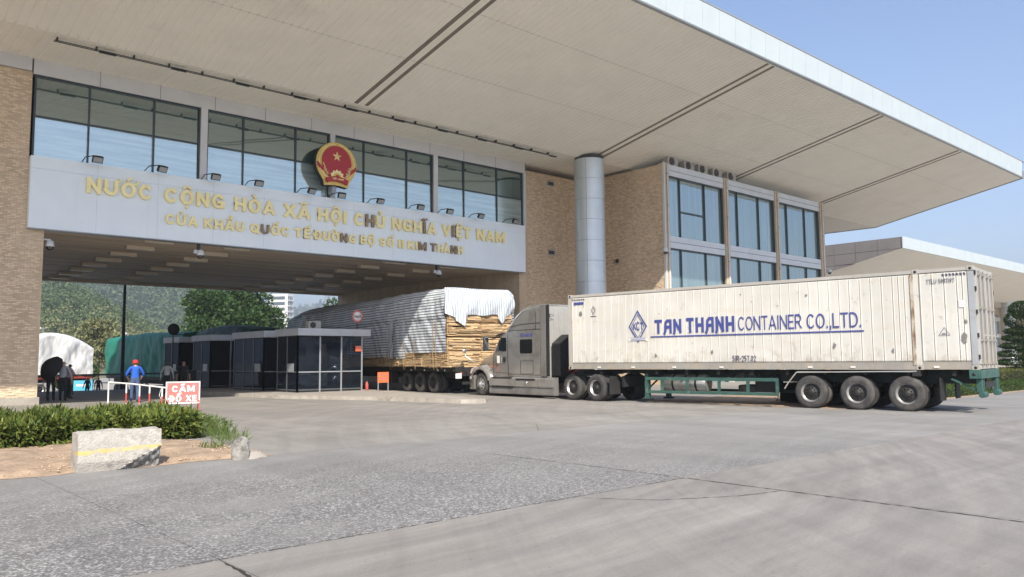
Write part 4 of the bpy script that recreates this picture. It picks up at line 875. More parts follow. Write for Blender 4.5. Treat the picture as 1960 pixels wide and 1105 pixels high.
seam([(5.95, 2.82), (5.3, 3.02), (4.5, 3.10), (3.24, 3.12)], .012, .014); seam([(5.3, 3.18), (4.4, 3.62), (3.6, 3.72)], .03, .012)
part('step_trim', MB().box(-.028, .0, 2.46, 6.8, .47, .50), ['chrome'], TR); part('fuel_cap', MB().lathe([(0, -.05), (.07, -.05), (.075, 0)], 14, (0, 4.2, .62), 'x'), ['chrome'], TR)
part('side_lamp', MB().box(.06, .10, 6.72, 6.86, 1.28, 1.34), ['orange'], TR); part('wheel_arch', MB().lathe([(.63, .0), (.63, .5)], 20, (.06, 7.57, .52), 'x', a0=R(0), a1=R(180)), ['chassis'], TR)
part('door_handle', MB().box(-.005, .03, 5.66, 5.82, 1.50, 1.72), ['dark_metal'], body, bevel=.01)
part('door_sticker', MB().box(.004, .03, 6.12, 6.28, 1.45, 1.78), ['label_white'], body)
mb = MB(); put_text(mb, '51C-663.14', .16, .17, lambda a, b, o: (.012-o, 4.58-a, 2.56+b), .006, tw=.80); part('plate_number', mb, ['blue_ink'], body)
# mirror, hood mirror, cab roof trim
mr = part('door_mirror', MB().prism([(6.72, 1.98), (6.84, 1.98), (6.86, 2.60), (6.74, 2.60)], 'x', -.34, -.12), ['chrome'], TR, bevel=.03); part('mirror_arm', MB().tube([(.1, 6.5, 2.55), (-.15, 6.75, 2.5)], .02, 6).tube([(.1, 6.5, 2.08), (-.15, 6.75, 2.06)], .02, 6), ['dark_metal'], mr)
part('hood_mirror', MB().tube([(.12, 8.1, 1.45), (-.12, 8.55, 1.78), (-.15, 8.6, 1.95)], .018, 6).lathe([(0, -.03), (.10, -.02), (.11, .02), (0, .05)], 14, (-.15, 8.60, 2.03), 'y'), ['chrome'], TR)
# back of the sleeper with ribs, side extenders
bw = part('cab_back', MB().box(.12, W2-.12, 3.13, 3.205, .86, 3.80), ['silver_lt'], TR)
for k in range(7): part('rib', MB().box(.32+k*.3, .35+k*.3, 3.112, 3.135, .9, 3.72), ['silver_lt'], bw)
for s in (0, 1):
    x0 = -.005 if s == 0 else W2-.05
    part('side_extender', MB().box(x0, x0+.055, 2.88, 3.24, .9, 3.85), ['silver'], TR, bevel=.012); part('extender_edge', MB().box(x0+.004, x0+.051, 2.70, 2.885, .9, 3.84), ['chassis'], TR)
part('air_lines', MB().tube([(.7, 3.1, 1.7), (.68, 2.9, 1.3), (.75, 2.6, 1.05), (.85, 2.2, 1.2)], .022, 6).tube([(.95, 3.1, 1.75), (.9, 2.8, 1.15), (1.0, 2.4, 1.0), (1.1, 2.1, 1.2)], .022, 6), ['red_p'], TR)
part('grab_rail', MB().tube([(.10, 3.08, 1.1), (.10, 2.98, 1.12), (.10, 2.98, 3.3), (.10, 3.08, 3.32)], .018, 6), ['chrome'], TR); part('deck_light', MB().box(.18, .32, 2.98, 3.12, 3.36, 3.46).tube([(.2, 3.0, 3.3), (.5, 2.95, 3.42), (.2, 3.0, 3.5)], .014, 5), ['dark_metal'], TR)
part('cab_shadow_box', MB().prism([(.42, .88), (2.3, .88), (2.3, 2.62), (.95, 2.62), (.42, 2.25)], 'y', 2.45, 3.0), ['dark_metal'], TR, bevel=.05)  # added dark box standing in for the shadow on the cab back
for x in (.72, 1.58): part('chassis_rail', MB().box(x, x+.14, -1.0, 7.9, .62, .88), ['chassis'], TR)
part('fifth_wheel', MB().prism([(.2, 1.0), (1.3, 1.0), (1.5, 1.1), (1.3, 1.17), (.1, 1.17)], 'x', .72, 1.72), ['chassis'], TR); part('rear_crossmember', MB().box(.5, W2-.5, -1.02, -.92, .55, .95), ['chassis'], TR)
for y in (.02, 1.36):
    part('axle', MB().tube([(.1, y, .5), (W2-.1, y, .5)], .09, 8).lathe([(0, -.2), (.2, -.12), (.24, 0), (.2, .12), (0, .2)], 12, (W2/2, y, .5), 'y'), ['chassis'], TR); wheel(TR, .02, y); wheel(TR, W2-.02, y, far=True)
part('axle', MB().tube([(.3, 7.57, .5), (W2-.3, 7.57, .5)], .07, 8), ['chassis'], TR); wheel(TR, .05, 7.57, dual=False, front=True, steer=R(-3)); wheel(TR, W2-.05, 7.57, dual=False, far=True, front=True, steer=R(-3))
part('mud_flap', MB().box(.05, .62, -.72, -.70, .28, .95), ['chassis'], TR); part('cab_floor', MB().box(.1, W2-.1, 3.2, 6.9, .74, .86), ['chassis'], TR)
# --- semi trailer
MT['beam'] = mat('shaded_green_beam', (.012, .022, .019), .7, var=.3, scale=4)  # green frame paint darkened to paint in the shade under the container
TL = thing('container_trailer', 'Green framed three-axle semi-trailer carrying the white container', 'trailer', (24.40, 7.81, 0), R(7.03))
for x in (.72, 1.58): part('main_beam', MB().prism([(.15, 1.18), (13.9, 1.18), (13.9, 1.08), (11.2, 1.04), (10.6, .80), (.15, .80)], 'x', x, x+.14), ['beam'], TL)
for k in range(11): part('crossmember', MB().box(.1, 2.34, .6+k*1.2, .7+k*1.2, 1.04, 1.17), ['chassis'], TL)
sf = part('side_guard', MB().box(-.02, .05, 5.72, 10.66, .82, .93).box(-.02, .05, 5.72, 10.66, .36, .46), ['teal'], TL, bevel=.008)
for y in (5.72, 6.72, 7.75, 8.95, 9.95, 10.58): part('guard_post', MB().box(-.018, .06, y, y+.085, .46, .82), ['teal'], sf)
for y in (6.0, 7.5, 9.2): part('guard_bracket', MB().bar((.04, y, .9), (.75, y, 1.05), .05, .05), ['chassis'], sf)
part('side_guard', MB().box(2.38, 2.45, 5.72, 10.66, .82, .93).box(2.38, 2.45, 5.72, 10.66, .36, .46), ['teal'], TL)
tk = part('fuel_tank', MB().lathe([(0, 0), (.26, 0), (.31, .03), (.31, 1.72), (.26, 1.76), (0, 1.76)], 24, (.52, 8.42, .72), 'y'), ['tank'], TL)
for y in (8.75, 9.65): part('tank_strap', MB().lathe([(.315, 0), (.318, .04), (.315, .08)], 24, (.52, y, .72), 'y'), ['chassis'], tk)
part('spare_wheel', MB().lathe([(.28, 0), (.47, .02), (.5, .06), (.5, .2), (.47, .24), (.28, .26)], 24, (1.2, 7.1, .42)), ['tyre'], TL)
part('tool_box', MB().box(.55, 1.0, 5.95, 6.75, .45, .95), ['chassis'], TL, bevel=.02)
for x in (.35, 1.85):
    lg = part('landing_leg', MB().box(x, x+.16, 10.75, 10.91, .14, 1.05), ['teal'], TL); part('leg_foot', MB().box(x-.06, x+.22, 10.68, 10.98, .08, .14), ['chassis'], lg); part('leg_brace', MB().bar((x+.08, 10.8, .5), (x+.08, 10.2, 1.0), .05, .05), ['chassis'], lg)
for y in (1.90, 3.30, 4.69):
    part('axle', MB().tube([(.1, y, .5), (2.34, y, .5)], .075, 8), ['chassis'], TL); wheel(TL, -.0, y); wheel(TL, 2.44, y, far=True)
    for x in (.72, 1.58): part('leaf_spring', MB().prism([(y-.5, .78), (y, .62), (y+.5, .78), (y+.5, .70), (y, .54), (y-.5, .70)], 'x', x, x+.1), ['chassis'], TL)
part('mudguard', MB().bar((.02, 5.52, .60), (.02, 5.40, .78), .03, .05, up=(1, 0, 0)).bar((.02, 5.40, .78), (.02, 5.12, 1.12), .03, .05, up=(1, 0, 0)).bar((.02, 5.12, 1.12), (.02, 1.6, 1.165), .03, .05, up=(1, 0, 0)).box(.0, .6, 1.7, 5.1, 1.135, 1.15), ['box_grey'], TL)
part('mud_flap', MB().box(.04, .62, 1.0, 1.03, .32, .98), ['chassis'], TL); part('mud_flap', MB().box(1.85, 2.4, 1.0, 1.03, .32, .98), ['chassis'], TL)
rb = part('rear_bolster', MB().box(-.02, 2.46, -.05, .26, .96, 1.205), ['teal'], TL, bevel=.01); part('twist_lock_hole', MB().lathe([(0, -.004), (.045, -.004), (.045, .01)], 12, (-.022, .14, 1.08), 'x'), ['black'], rb)
for x in (.12, 2.18): part('rear_post', MB().box(x, x+.14, -.02, .12, .58, .96).box(x+.3, x+.34, -.02, .1, .58, .96), ['teal'], TL, bevel=.006); part('rear_brace', MB().bar((x+.07, .1, .62), (x+.07, .75, .95), .06, .05), ['teal'], TL)
part('under_run_bar', MB().tube([(.0, -.02, .52), (.5, -.02, .52)], .085, 10), ['teal'], TL); part('under_run_bar', MB().tube([(1.95, -.02, .52), (2.44, -.02, .52)], .085, 10), ['teal'], TL); part('lamp_bracket', MB().box(.6, 1.84, -.02, .02, .7, .86), ['chassis'], TL)
mb = MB(); put_text(mb, '51R-257', .16, .17, lambda a, b, o: (.718-o, 7.55-a, .90+b), .003, tw=.9); part('frame_number', mb, ['ghost_ink'], TL)
part('locking_bolster', MB().box(.0, 2.44, 1.50, 1.72, 1.02, 1.2), ['chassis'], TL)
# --- container
CT = thing('shipping_container', 'Dirty white refrigerated container with blue TAN THANH lettering on its side', 'container', (24.40, 7.81, 0), R(7.03))
L_, ZB_, ZT_ = 14.10, 1.215, 4.09
part('floor_frame', MB().box(.02, 2.42, .03, L_-.03, ZB_+.01, ZB_+.16), ['box_frame'], CT); part('roof_sheet', MB().box(.03, 2.41, .05, L_-.05, ZT_-.06, ZT_-.015), ['box_white'], CT)
part('inner_core', MB().box(.05, 2.39, .08, L_-.08, ZB_+.16, ZT_-.06), ['box_white'], CT)
for x in (.0, 2.36):
    part('bottom_rail', MB().box(x, x+.08, .16, L_-.16, ZB_, ZB_+.10).box(x+.012, x+.07, .16, L_-.16, ZB_+.10, ZB_+.21), ['box_rail'], CT); part('top_rail', MB().box(x, x+.08, .16, L_-.16, ZT_-.10, ZT_-.005), ['box_frame'], CT)
    for y in (0, L_-.17): part('corner_post', MB().box(x-.004, x+.085, y+.006, y+.164, ZB_+.13, ZT_-.13), ['box_grey' if y == 0 else 'box_frame'], CT)
    for y in (0, L_-.18, 1.42):
        for z in (ZB_-.012, ZT_-.125+.012):
            cc = part('corner_casting', MB().box(x-.012, x+.092, y-.006, y+.182, z, z+.125), ['box_frame'], CT, bevel=.008)
            if x == 0: part('casting_hole', MB().lathe([(0, -.003), (.04, -.003), (.04, .01)], 14, (-.014, y+.088, z+.06), 'x'), ['black'], cc)
part('middle_post', MB().box(-.006, .06, 1.44, 1.60, ZB_+.12, ZT_-.12), ['box_white'], CT); part('post_rust_strip', MB().box(-.012, .0, 1.575, 1.665, ZB_+.12, ZT_-.12), ['post_rust'], CT)
def panel_me(w):
    zt, zb = ZT_-.11, ZB_+.215
    pts = [(.040, 0), (.020, .012), (.012, .03), (.012, w-.035), (.004, w-.026), (.002, w-.014), (.004, w-.004), (.040, w)]
    mb = MB(); v = [(x, y, z) for z in (zb, zb+.04, zt-.04, zt) for x, y in pts]
    n_ = len(pts)
    for k, z in enumerate((zb, zb+.04, zt-.04, zt)):
        if k in (0, 3):
            for i in range(n_): v[k*n_+i] = (.040, pts[i][1], z)
    mb.add(v, [(k*n_+i, (k+1)*n_+i, (k+1)*n_+i+1, k*n_+i+1) for k in range(3) for i in range(n_-1)]); return mb
pm = {}
def panels(y0, y1, n_):
    w = (y1-y0)/n_; me = panel_me(w-.003).mesh('side_panel', ['box_white'])
    for k in range(n_): inst(me, 'side_panel', CT, (0, y0+k*w, 0))
panels(.17, .45, 2); panels(.45, 1.41, 3); panels(1.67, 2.15, 3); panels(2.15, 13.35, 36); panels(13.35, 13.92, 3)
part('far_side', MB().box(2.36, 2.40, .17, L_-.17, ZB_+.2, ZT_-.1), ['box_white'], CT)
# doors with locking bars
for a, b in ((.10, 1.21), (1.23, 2.34)):
    dr = part('door', MB().box(a, b, -.01, .05, ZB_+.14, ZT_-.13), ['box_frame'], CT, bevel=.01)
    for x in (a+.3, b-.3):
        part('lock_rod', MB().tube([(x, -.06, ZB_+.1), (x, -.06, ZT_-.1)], .026, 8), ['box_rail'], dr)
        for z in (1.35, 2.0, 2.9, 3.85): part('rod_bracket', MB().box(x-.06, x+.06, -.09, -.01, z, z+.07), ['box_rail'], dr)
        part('lock_handle', MB().bar((x, -.09, 2.15), (x+.35, -.09, 2.18), .03, .02), ['box_frame'], dr)
    for z in (1.5, 2.1, 2.75, 3.4, 3.85):
        xx = a if a < 1 else b; part('hinge', MB().box(xx-.10 if a < 1 else xx+.02, xx-.02 if a < 1 else xx+.10, -.035, .02, z, z+.12), ['dark_metal'], dr)
part('door_sill', MB().box(.0, 2.44, .0, .1, ZB_+.01, ZB_+.125), ['box_frame'], CT); part('door_header', MB().box(.0, 2.44, .0, .1, ZT_-.12, ZT_-.01), ['box_frame'], CT)
part('reefer_unit', MB().box(.2, 2.24, L_-.1, L_+.02, ZB_+.2, ZT_-.15), ['box_white'], CT)
for y in (1.0, 3.3, 4.6, 7.6, 9.4, 11.1, 12.6): part('lift_pocket', MB().box(-.022, .01, y, y+.14, ZB_+.045, ZB_+.095), ['label_white'], CT)
# lettering on the side (reads left to right = towards the rear)
def plc(u0, z0, x=-.004): return lambda a, b, o: (x-o, u0-a, z0+b)
lt = MB(); put_text(lt, 'Tan', .50, .21, plc(10.22, 2.48), .004, tw=1.08); put_text(lt, 'THanH', .52, .21, plc(8.95, 2.48), .004, tw=1.80); part('company_name', lt, ['blue_ink'], CT)
lt = MB(); put_text(lt, 'CONTAINER', .46, .105, plc(7.02, 2.50), .004, tw=2.14, gap=.12); put_text(lt, 'CO.,LTD.', .46, .115, plc(4.72, 2.49), .004, tw=1.66, gap=.12); part('company_name', lt, ['blue_ink'], CT)
part('underline', MB().box(-.009, -.004, 3.0, 10.4, 2.35, 2.395), ['blue_ink'], CT)
lg = MB()
def dia(hw, hh, wt):
    P = [(10.93+hw*s, 2.77+hh*c) for s, c in ((0, 1), (1, 0), (0, -1), (-1, 0), (0, 1))]; Lb, Rb, cl = band2d(P, wt); m_ = len(Lb)
    lg.add([(-.008, p.x, p.y) for p in Lb]+[(-.008, p.x, p.y) for p in Rb]+[(-.004, p.x, p.y) for p in Lb]+[(-.004, p.x, p.y) for p in Rb], [f for i in range(m_) for f in ((i, (i+1) % m_, m_+(i+1) % m_, m_+i), (i, 2*m_+i, 2*m_+(i+1) % m_, (i+1) % m_), (m_+i, m_+(i+1) % m_, 3*m_+(i+1) % m_, 3*m_+i))])
dia(.36, .56, .045); dia(.27, .43, .018)
for ch, dx, h in (('K', .20, .26), ('C', .06, .34), ('T', -.10, .26)): put_text(lg, ch, h, .16, plc(10.93+dx, 2.78-h/2), .004, tw=.13)
part('company_logo', lg, ['blue_ink'], CT)
rb_ = MB().box(-.010, -.006, 10.60, 11.26, 2.26, 2.36).prism([(11.26, 2.22), (11.36, 2.22), (11.31, 2.27), (11.36, 2.32), (11.26, 2.32)], 'x', -.009, -.005).prism([(10.60, 2.22), (10.50, 2.22), (10.55, 2.27), (10.50, 2.32), (10.60, 2.32)], 'x', -.009, -.005)
part('logo_ribbon', rb_, ['label_white'], CT)
lt = MB()
for a, b, c, d in ((10.60, 2.355, 11.26, 2.365), (10.60, 2.255, 11.26, 2.265), (10.62, 2.295, 11.24, 2.325)): lt.box(-.013, -.0105, a, c, b, d)
part('ribbon_lines', lt, ['blue_ink'], CT)
lt = MB(); put_text(lt, '51R-257.02', .19, .12, plc(7.26, 1.475), .004, tw=.82); part('number_lettering', lt, ['ink'], CT)
lt = MB(); put_text(lt, 'TTLU 5987197', .13, .10, plc(1.22, 3.66), .004, tw=.72); part('number_lettering', lt, ['ink'], CT)
lt = MB(); Lb, Rb, cl = band2d([(.82, 2.40), (.68, 2.18), (.96, 2.18), (.82, 2.40)], .012)
for i in range(3): j = (i+1) % 3; lt.add([(-.006, Lb[i].x, Lb[i].y), (-.006, Lb[j].x, Lb[j].y), (-.006, Rb[j].x, Rb[j].y), (-.006, Rb[i].x, Rb[i].y)], [(0, 1, 2, 3)])
lt.box(-.006, -.004, .76, .88, 2.225, 2.24).box(-.006, -.004, .75, .89, 2.20, 2.212); part('warning_triangle', lt, ['ink'], CT)
for y0 in (.2, 13.3):
    hz = MB()
    for k in range(7): hz.add([(-.006, y0+k*.09, 3.86), (-.006, y0+.045+k*.09, 3.86), (-.006, y0+.075+k*.09, 3.93), (-.006, y0+.03+k*.09, 3.93)], [(0, 1, 2, 3)])
    part('hazard_stripes', hz, ['ink'], CT)
part('maker_label', MB().box(-.009, -.004, 13.35, 13.82, 3.70, 3.80), ['blue_ink'], CT); part('data_label', MB().box(-.009, -.004, .28, .42, 2.95, 3.15).box(-.011, -.0095, .30, .40, 3.05, 3.06).box(-.011, -.0095, .30, .40, 3.0, 3.01), ['label_white'], CT)
lt = MB()
for hw, hh, wt in ((.10, .17, .014), (.06, .11, .010)):
    P = [(12.9+hw*s, 3.45+hh*c) for s, c in ((0, 1), (1, 0), (0, -1), (-1, 0), (0, 1))]; Lb, Rb, cl = band2d(P, wt)
    for i in range(4): j = (i+1) % 4; lt.add([(-.006, Lb[i].x, Lb[i].y), (-.006, Lb[j].x, Lb[j].y), (-.006, Rb[j].x, Rb[j].y), (-.006, Rb[i].x, Rb[i].y)], [(0, 1, 2, 3)])
lt.box(-.006, -.004, 12.77, 13.03, 3.21, 3.235); part('small_logo', lt, ['ink'], CT)
# scrapes
MT['scrape'] = mat('bare_scrape', (.22, .21, .20), .6, .2, var=.35, scale=25)
for y, z, s in ((.32, 2.1, .12), (.26, 2.55, .05), (3.9, 1.95, .07), (13.5, 3.35, .10), (4.7, 3.55, .05), (1.52, 2.2, .10), (6.9, 3.7, .03), (10.2, 1.7, .06), (8.0, 1.8, .07), (2.2, 1.75, .07)):
    P = [(y+s*rnd.uniform(.3, 1)*math.cos(2*math.pi*k/9), z+s*1.6*rnd.uniform(.3, 1)*math.sin(2*math.pi*k/9)) for k in range(9)]
    mb = MB(); mb.add([(.0005-.006, a, b) for a, b in P], [tuple(range(9))]); part('scrape', mb, ['scrape'], CT, fixn=False)

# ------------------------------------------------------------------ timber truck under the striped tarpaulin
def tarp_mat(name, dk=(.11, .14, .18)):
    m, n, l, p = nodes_of(name); tc = n.new('ShaderNodeTexCoord'); s = n.new('ShaderNodeSeparateXYZ'); l.new(tc.outputs['UV'], s.inputs[0])
    mu = n.new('ShaderNodeMath'); mu.operation = 'FRACT'; sc_ = n.new('ShaderNodeMath'); sc_.operation = 'MULTIPLY'; sc_.inputs[1].default_value = 1/.135; l.new(s.outputs[1], sc_.inputs[0]); l.new(sc_.outputs[0], mu.inputs[0])
    c = ramp(n, l, mu.outputs[0], [(.0, (.62, .66, .70)), (.48, (.70, .73, .76)), (.56, dk), (.84, dk), (.93, (.62, .66, .70))])
    c = mixc(n, l, .5, c, ramp(n, l, noise(n, l, pos_vec(n, l), 1.1, 5), [(.3, (.7, .7, .72)), (.7, (1.1, 1.1, 1.1))]), 'MULTIPLY')
    l.new(c, p.inputs['Base Color']); p.inputs['Roughness'].default_value = .42; bump(n, l, p, noise(n, l, pos_vec(n, l, 'world', (1.5, 1.5, .6)), 2.6, 5), .55, .05); return m
MT['tarp_striped'] = tarp_mat('striped_tarpaulin'); MT['tarp_flap'] = tarp_mat('striped_tarpaulin_flap', (.34, .40, .47))
def wood_mat(name, col):
    m, n, l, p = nodes_of(name); g = n.new('ShaderNodeNewGeometry')
    c = ramp(n, l, g.outputs['Random Per Island'], [(0, sc(col, .68)), (.25, sc(col, .88)), (.7, col), (1, sc(col, 1.25))])
    f = noise(n, l, pos_vec(n, l, 'world', (2.5, 2.5, 30)), 3.2, 5); c = mixc(n, l, .8, c, ramp(n, l, f, [(.3, (.58, .52, .46)), (.6, (1.1, 1.1, 1.1))]), 'MULTIPLY')
    l.new(c, p.inputs['Base Color']); p.inputs['Roughness'].default_value = .8; bump(n, l, p, f, .5, .02); return m
MT['veneer'] = wood_mat('raw_veneer', (.72, .53, .31))
LT = thing('timber_trailer', 'Dark flatbed trailer under the stacked veneer in the passage', 'trailer', (23.0, 29.95, 0), R(-7))
part('bed', MB().box(.35, 2.95, -.1, 21, 1.05, 1.26), ['chassis'], LT)
for x in (.9, 2.2): part('main_beam', MB().box(x, x+.16, .2, 20.5, .72, 1.05), ['chassis'], LT)
part('rear_bar', MB().box(.45, 2.85, -.15, -.05, .85, 1.05).box(.7, 2.6, -.15, -.08, .45, .58), ['chassis'], LT)
part('number_plate', MB().box(.30, .62, -.19, -.16, .74, .98), ['label_white'], LT)
for x in (.62, 1.4, 2.2, 2.6): part('tail_lamp', MB().lathe([(0, -.03), (.05, -.02), (.06, 0)], 10, (x, -.15, .97), 'y'), ['red_p' if x in (.62, 2.6) else 'label_white'], LT)
for y in (2.2, 3.6, 5.0): wheel(LT, .42, y, rim=RID); wheel(LT, 2.88, y, far=True)
part('side_locker', MB().box(.36, .8, 6.6, 7.8, .4, 1.0), ['dark_metal'], LT, bevel=.02)
for y in (0.9, 1.55, 2.9, 4.3): part('side_lamp', MB().lathe([(0, -.03), (.04, -.02), (.05, 0)], 10, (.34, y, 1.12), 'x'), ['label_white'], LT)
def bundle(label, x0, x1, y0, y1, z0, z1, seed):
    r_ = random.Random(seed); t = thing('veneer_bundle', label, 'timber', LT_pt(x0, y0, z0), R(-7), 'veneer bundles on the trailer'); mb = MB(); z = z0
    while z < z1-.02:
        h = min(r_.uniform(.016, .045), z1-z); n_ = r_.choice((2, 3, 4, 5)); xs_ = sorted([x0, x1]+[r_.uniform(x0+.1, x1-.1) for _ in range(n_-1)])
        for a, b in zip(xs_[:-1], xs_[1:]):
            if r_.random() < .05: continue
            mb.box(a+.004-x0, b-.004-x0+r_.uniform(-.01, .01), r_.gauss(-.02, .028)-.10*math.sin(math.pi*(z-z0)/(z1-z0)), y1-y0-.02, z-z0+.002, z-z0+h-r_.uniform(.003, .012))
        ys_ = sorted([y0, y1]+[r_.uniform(y0+.1, y1-.1) for _ in range(n_)])
        for a, b in zip(ys_[:-1], ys_[1:]): mb.box(r_.gauss(-.02, .02), .3, a-y0+.006, b-y0-.004, z-z0+.003, z-z0+h-r_.uniform(.004, .012))
        z += h
    part('sheets', mb, ['veneer'], t, fixn=False)
    part('sling', MB().box(-.075, -.068, .5, .54, -.05, z1-z0+.03).box(-.075, -.068, 1.6, 1.64, -.05, z1-z0+.03), ['rope'], t)
    return t
MT['rope'] = mat('jute_strap', (.35, .24, .13), .9, var=.2)
def LT_pt(x, y, z): c_, s_ = math.cos(R(-7)), math.sin(R(-7)); return (23.0+x*c_-y*s_, 29.95+x*s_+y*c_, z)
tier = [('bottom', 1.27, 2.02), ('second', 2.05, 2.68), ('third', 2.74, 3.36), ('top', 3.40, 4.0)]
for k, (nm, za, zb) in enumerate(tier):
    for c_, (xa, xb) in enumerate(((0, 1.78), (1.82, 3.6))):
        bundle('%s veneer bundle at the %s of the stack\'s rear end' % (nm.capitalize()+' tier' , 'left' if c_ == 0 else 'right'), xa, xb, .0+.06*rnd.random(), 2.5, za, zb, 10*k+c_)
WH = ['second', 'third', 'fourth', 'fifth', 'sixth']
for j in range(5): bundle('Low veneer bundle below the tarpaulin\'s edge, %s from the rear' % WH[j], .0, 1.7, 2.56+j*2.5, 5.0+j*2.5, 1.30, 2.0, 100+j)
TP = thing('striped_tarpaulin', 'Grey and white striped tarpaulin draped over the veneer load', 'tarpaulin', (23.0, 29.95, 0), R(-7))
def tarp_side(u, v):
    y = -.12+21.3*u; s = v*9.4; bulge = .22*mnoise.noise((y*.35, 3.1, 0))+.10*mnoise.noise((y*.9, 1.7, 0))
    sag = .05*math.sin(y*3.7)+.04*math.sin(y*1.3)
    ztop = 5.0+.04*math.sin(y*.5)-(.0 if y < 17 else (y-17)**2*.02)
    zb = 1.98 if y < 4.2 else 1.75-.02*y*.5 + (.12 if y > 5.2 else 0)
    hgt = ztop-zb
    if s < hgt-.35: z = zb+s; x = -.10-bulge*.6-.10*math.sin(math.pi*min(1, s/hgt))+.13*mnoise.noise((y*.9+z*.5, z*.55, 2))+.07*mnoise.noise((y*2.3-z*1.1, z*.9, 7))+.03*mnoise.noise((y*5.2+z*2, z*2.1, 4))-(.07 if z > 3.62 else 0)
    elif s < hgt+.25:
        a = (s-hgt+.35)/.6*math.pi/2; x = -.12-bulge*.6+.4*(1-math.cos(a)); z = ztop-.38+.38*math.sin(a)
    elif s < hgt+3.0: x = .28+(s-hgt-.25); z = ztop+.05*math.sin((s-hgt)*2)+sag*.5
    else: x = 3.55+.15*math.sin(min(1, (s-hgt-3.0)/1.5)*2); z = ztop-(s-hgt-3.0)
    return (x, y, z)
o = part('side_sheet', MB().grid(tarp_side, 300, 90, uvf=lambda u, v: (u*21.3, v*9.4)), ['tarp_striped'], TP, fixn=False)
def tarp_back(u, v):
    x = -.24+3.96*u; top = 5.02+.015*math.sin(x*2.4); 
    low = 3.76+.10*mnoise.noise((x*1.4, 0, 2))
    if x < .95: low = 3.76-.58*(1-abs(x-.80)/.95 if x < .8 else 1-(x-.8)/.15*1.0)*(.6 if x < .3 else 1)
    if x > 2.75: low = 3.76-.42*max(0, 1-abs(x-2.95)/.35)
    if x > 3.2: low = 3.7+.5*(x-3.2)
    z = top-(top-low)*v; y = -.14-.16*math.sin(math.pi*min(1, v*.9))-.10*mnoise.noise((x*1.6, v*1.2, 1))-.05*mnoise.noise((x*4.2+v, v*2.2, 4))
    if x > 3.3: z = z-(x-3.3)**2*1.6*(1-v); y += (x-3.3)*.25
    if x < .12: y = min(y, -.12)*0+(-.10-.3*(x+.24)*v)
    if v < .06: y = -.1
    return (x, y, z)
part('rear_flap', MB().grid(tarp_back, 90, 26, uvf=lambda u, v: (v*1.3, u*3.86+.05*math.sin(v*4))), ['tarp_flap'], TP, fixn=False)
def strip_(u, v): y = 5.3+.62*u; return (-.21+.02*math.sin(v*9+u*5)+.02*u, y+.05*math.sin(v*3), 1.72+1.95*v)
part('patch_sheet', MB().grid(strip_, 10, 16, uvf=lambda u, v: (v*1.95, u*.62)), ['tarp_striped'], TP, fixn=False)
mb = MB()
for y in (.7, 1.0, 2.9, 4.1, 5.6): mb.tube([(-.24, y, 3.5 if y < 2 else 2.6), (-.26, y+.05, 2.1), (-.2, y+.1, 1.5), (-.05, y+.25, 1.15)], .014, 5)
part('tie_ropes', mb, ['rope'], TP)
# ------------------------------------------------------------------ lorries beyond the passage
def cloth_mat(name, col, rough=.6): return mat(name, col, rough, var=.18, scale=.9, bmp=.7, bscale=3.2, stretch=(1, 1, .6))
MT['green_cloth'] = cloth_mat('green_tarpaulin', (.015, .20, .135)); MT['dgreen_cloth'] = cloth_mat('dark_green_tarpaulin', (.02, .075, .055)); MT['white_cloth'] = cloth_mat('white_tarpaulin', (.78, .78, .77), .5)
MT['red_frame'] = mat('red_trailer_frame', (.36, .06, .045), .6, var=.2)
def lorry(name, label, loc, rotz, L, W_, z0, z1, cloth, frame='chassis', taper=.15, wheels=(), bow=.25):
    t = thing(name, label, 'truck', loc, rotz)
    def sh(u, v):
        y = L*u; s = v*(2*(z1-z0)+W_); H = z1-z0; rr = .35
        zt = z1+bow*math.sin(math.pi*u)-(taper*4*(u-.5)**2 if True else 0); k = .20*mnoise.noise((y*.7+s*.3, s*.6, L))+.12*mnoise.noise((y*1.7-s*.9, s*.8, L+3))+.06*mnoise.noise((y*4+s*1.5, s*1.6, L+5))
        if s < H-rr: x, z = -k-.1*math.sin(math.pi*s/H), z0+s*(zt-rr-z0)/(H-rr)
        elif s < H+rr: a = (s-H+rr)/(2*rr)*math.pi/2; x, z = -k*.5+rr*(1-math.cos(a)), zt-rr+rr*math.sin(a)
        elif s < H+W_-rr: x, z = s-H, zt+.04*math.sin(s*3+y)
        elif s < H+W_+rr: a = (s-H-W_+rr)/(2*rr)*math.pi/2; x, z = W_-rr+rr*math.sin(a), zt-rr+rr*math.cos(a)
        else: x, z = W_+k, z0+(2*H+W_-s)*(zt-rr-z0)/(H-rr)
        return (x, y, max(z0, z))
    cv = part('tarpaulin', MB().grid(sh, 110, 50), [cloth], t, fixn=False)
    for u in (0, 1):
        ring = [sh(u, v/40) for v in range(41)]; mb = MB(); n_ = 14
        c = (W_/2, L*u+(.18 if u else -.18), (z0+z1)/2); mb.add(ring+[c], [(i, i+1, 41) for i in range(40)]+[(40, 0, 41)], 0, True); part('end_cloth', mb, [cloth], t, fixn=False)
    for y in (L*.2, L*.45, L*.7): part('rope', MB().tube([(-.14, y, z0), (-.18, y+.1, (z0+z1)/2), (-.05, y+.2, z1-.1)], .018, 5), ['rope'], t)
    part('bed', MB().box(.1, W_-.1, 0, L, z0-.25, z0-.02), [frame], t); part('chassis', MB().box(.7, W_-.7, .2, L-.2, z0-.6, z0-.25), ['chassis'], t)
    for y in wheels: wheel(t, .12, y); wheel(t, W_-.12, y, far=True)
    part('side_rail', MB().box(.08, .14, 1.5, L-3, .5, .58), ['chassis'], t)
    return t
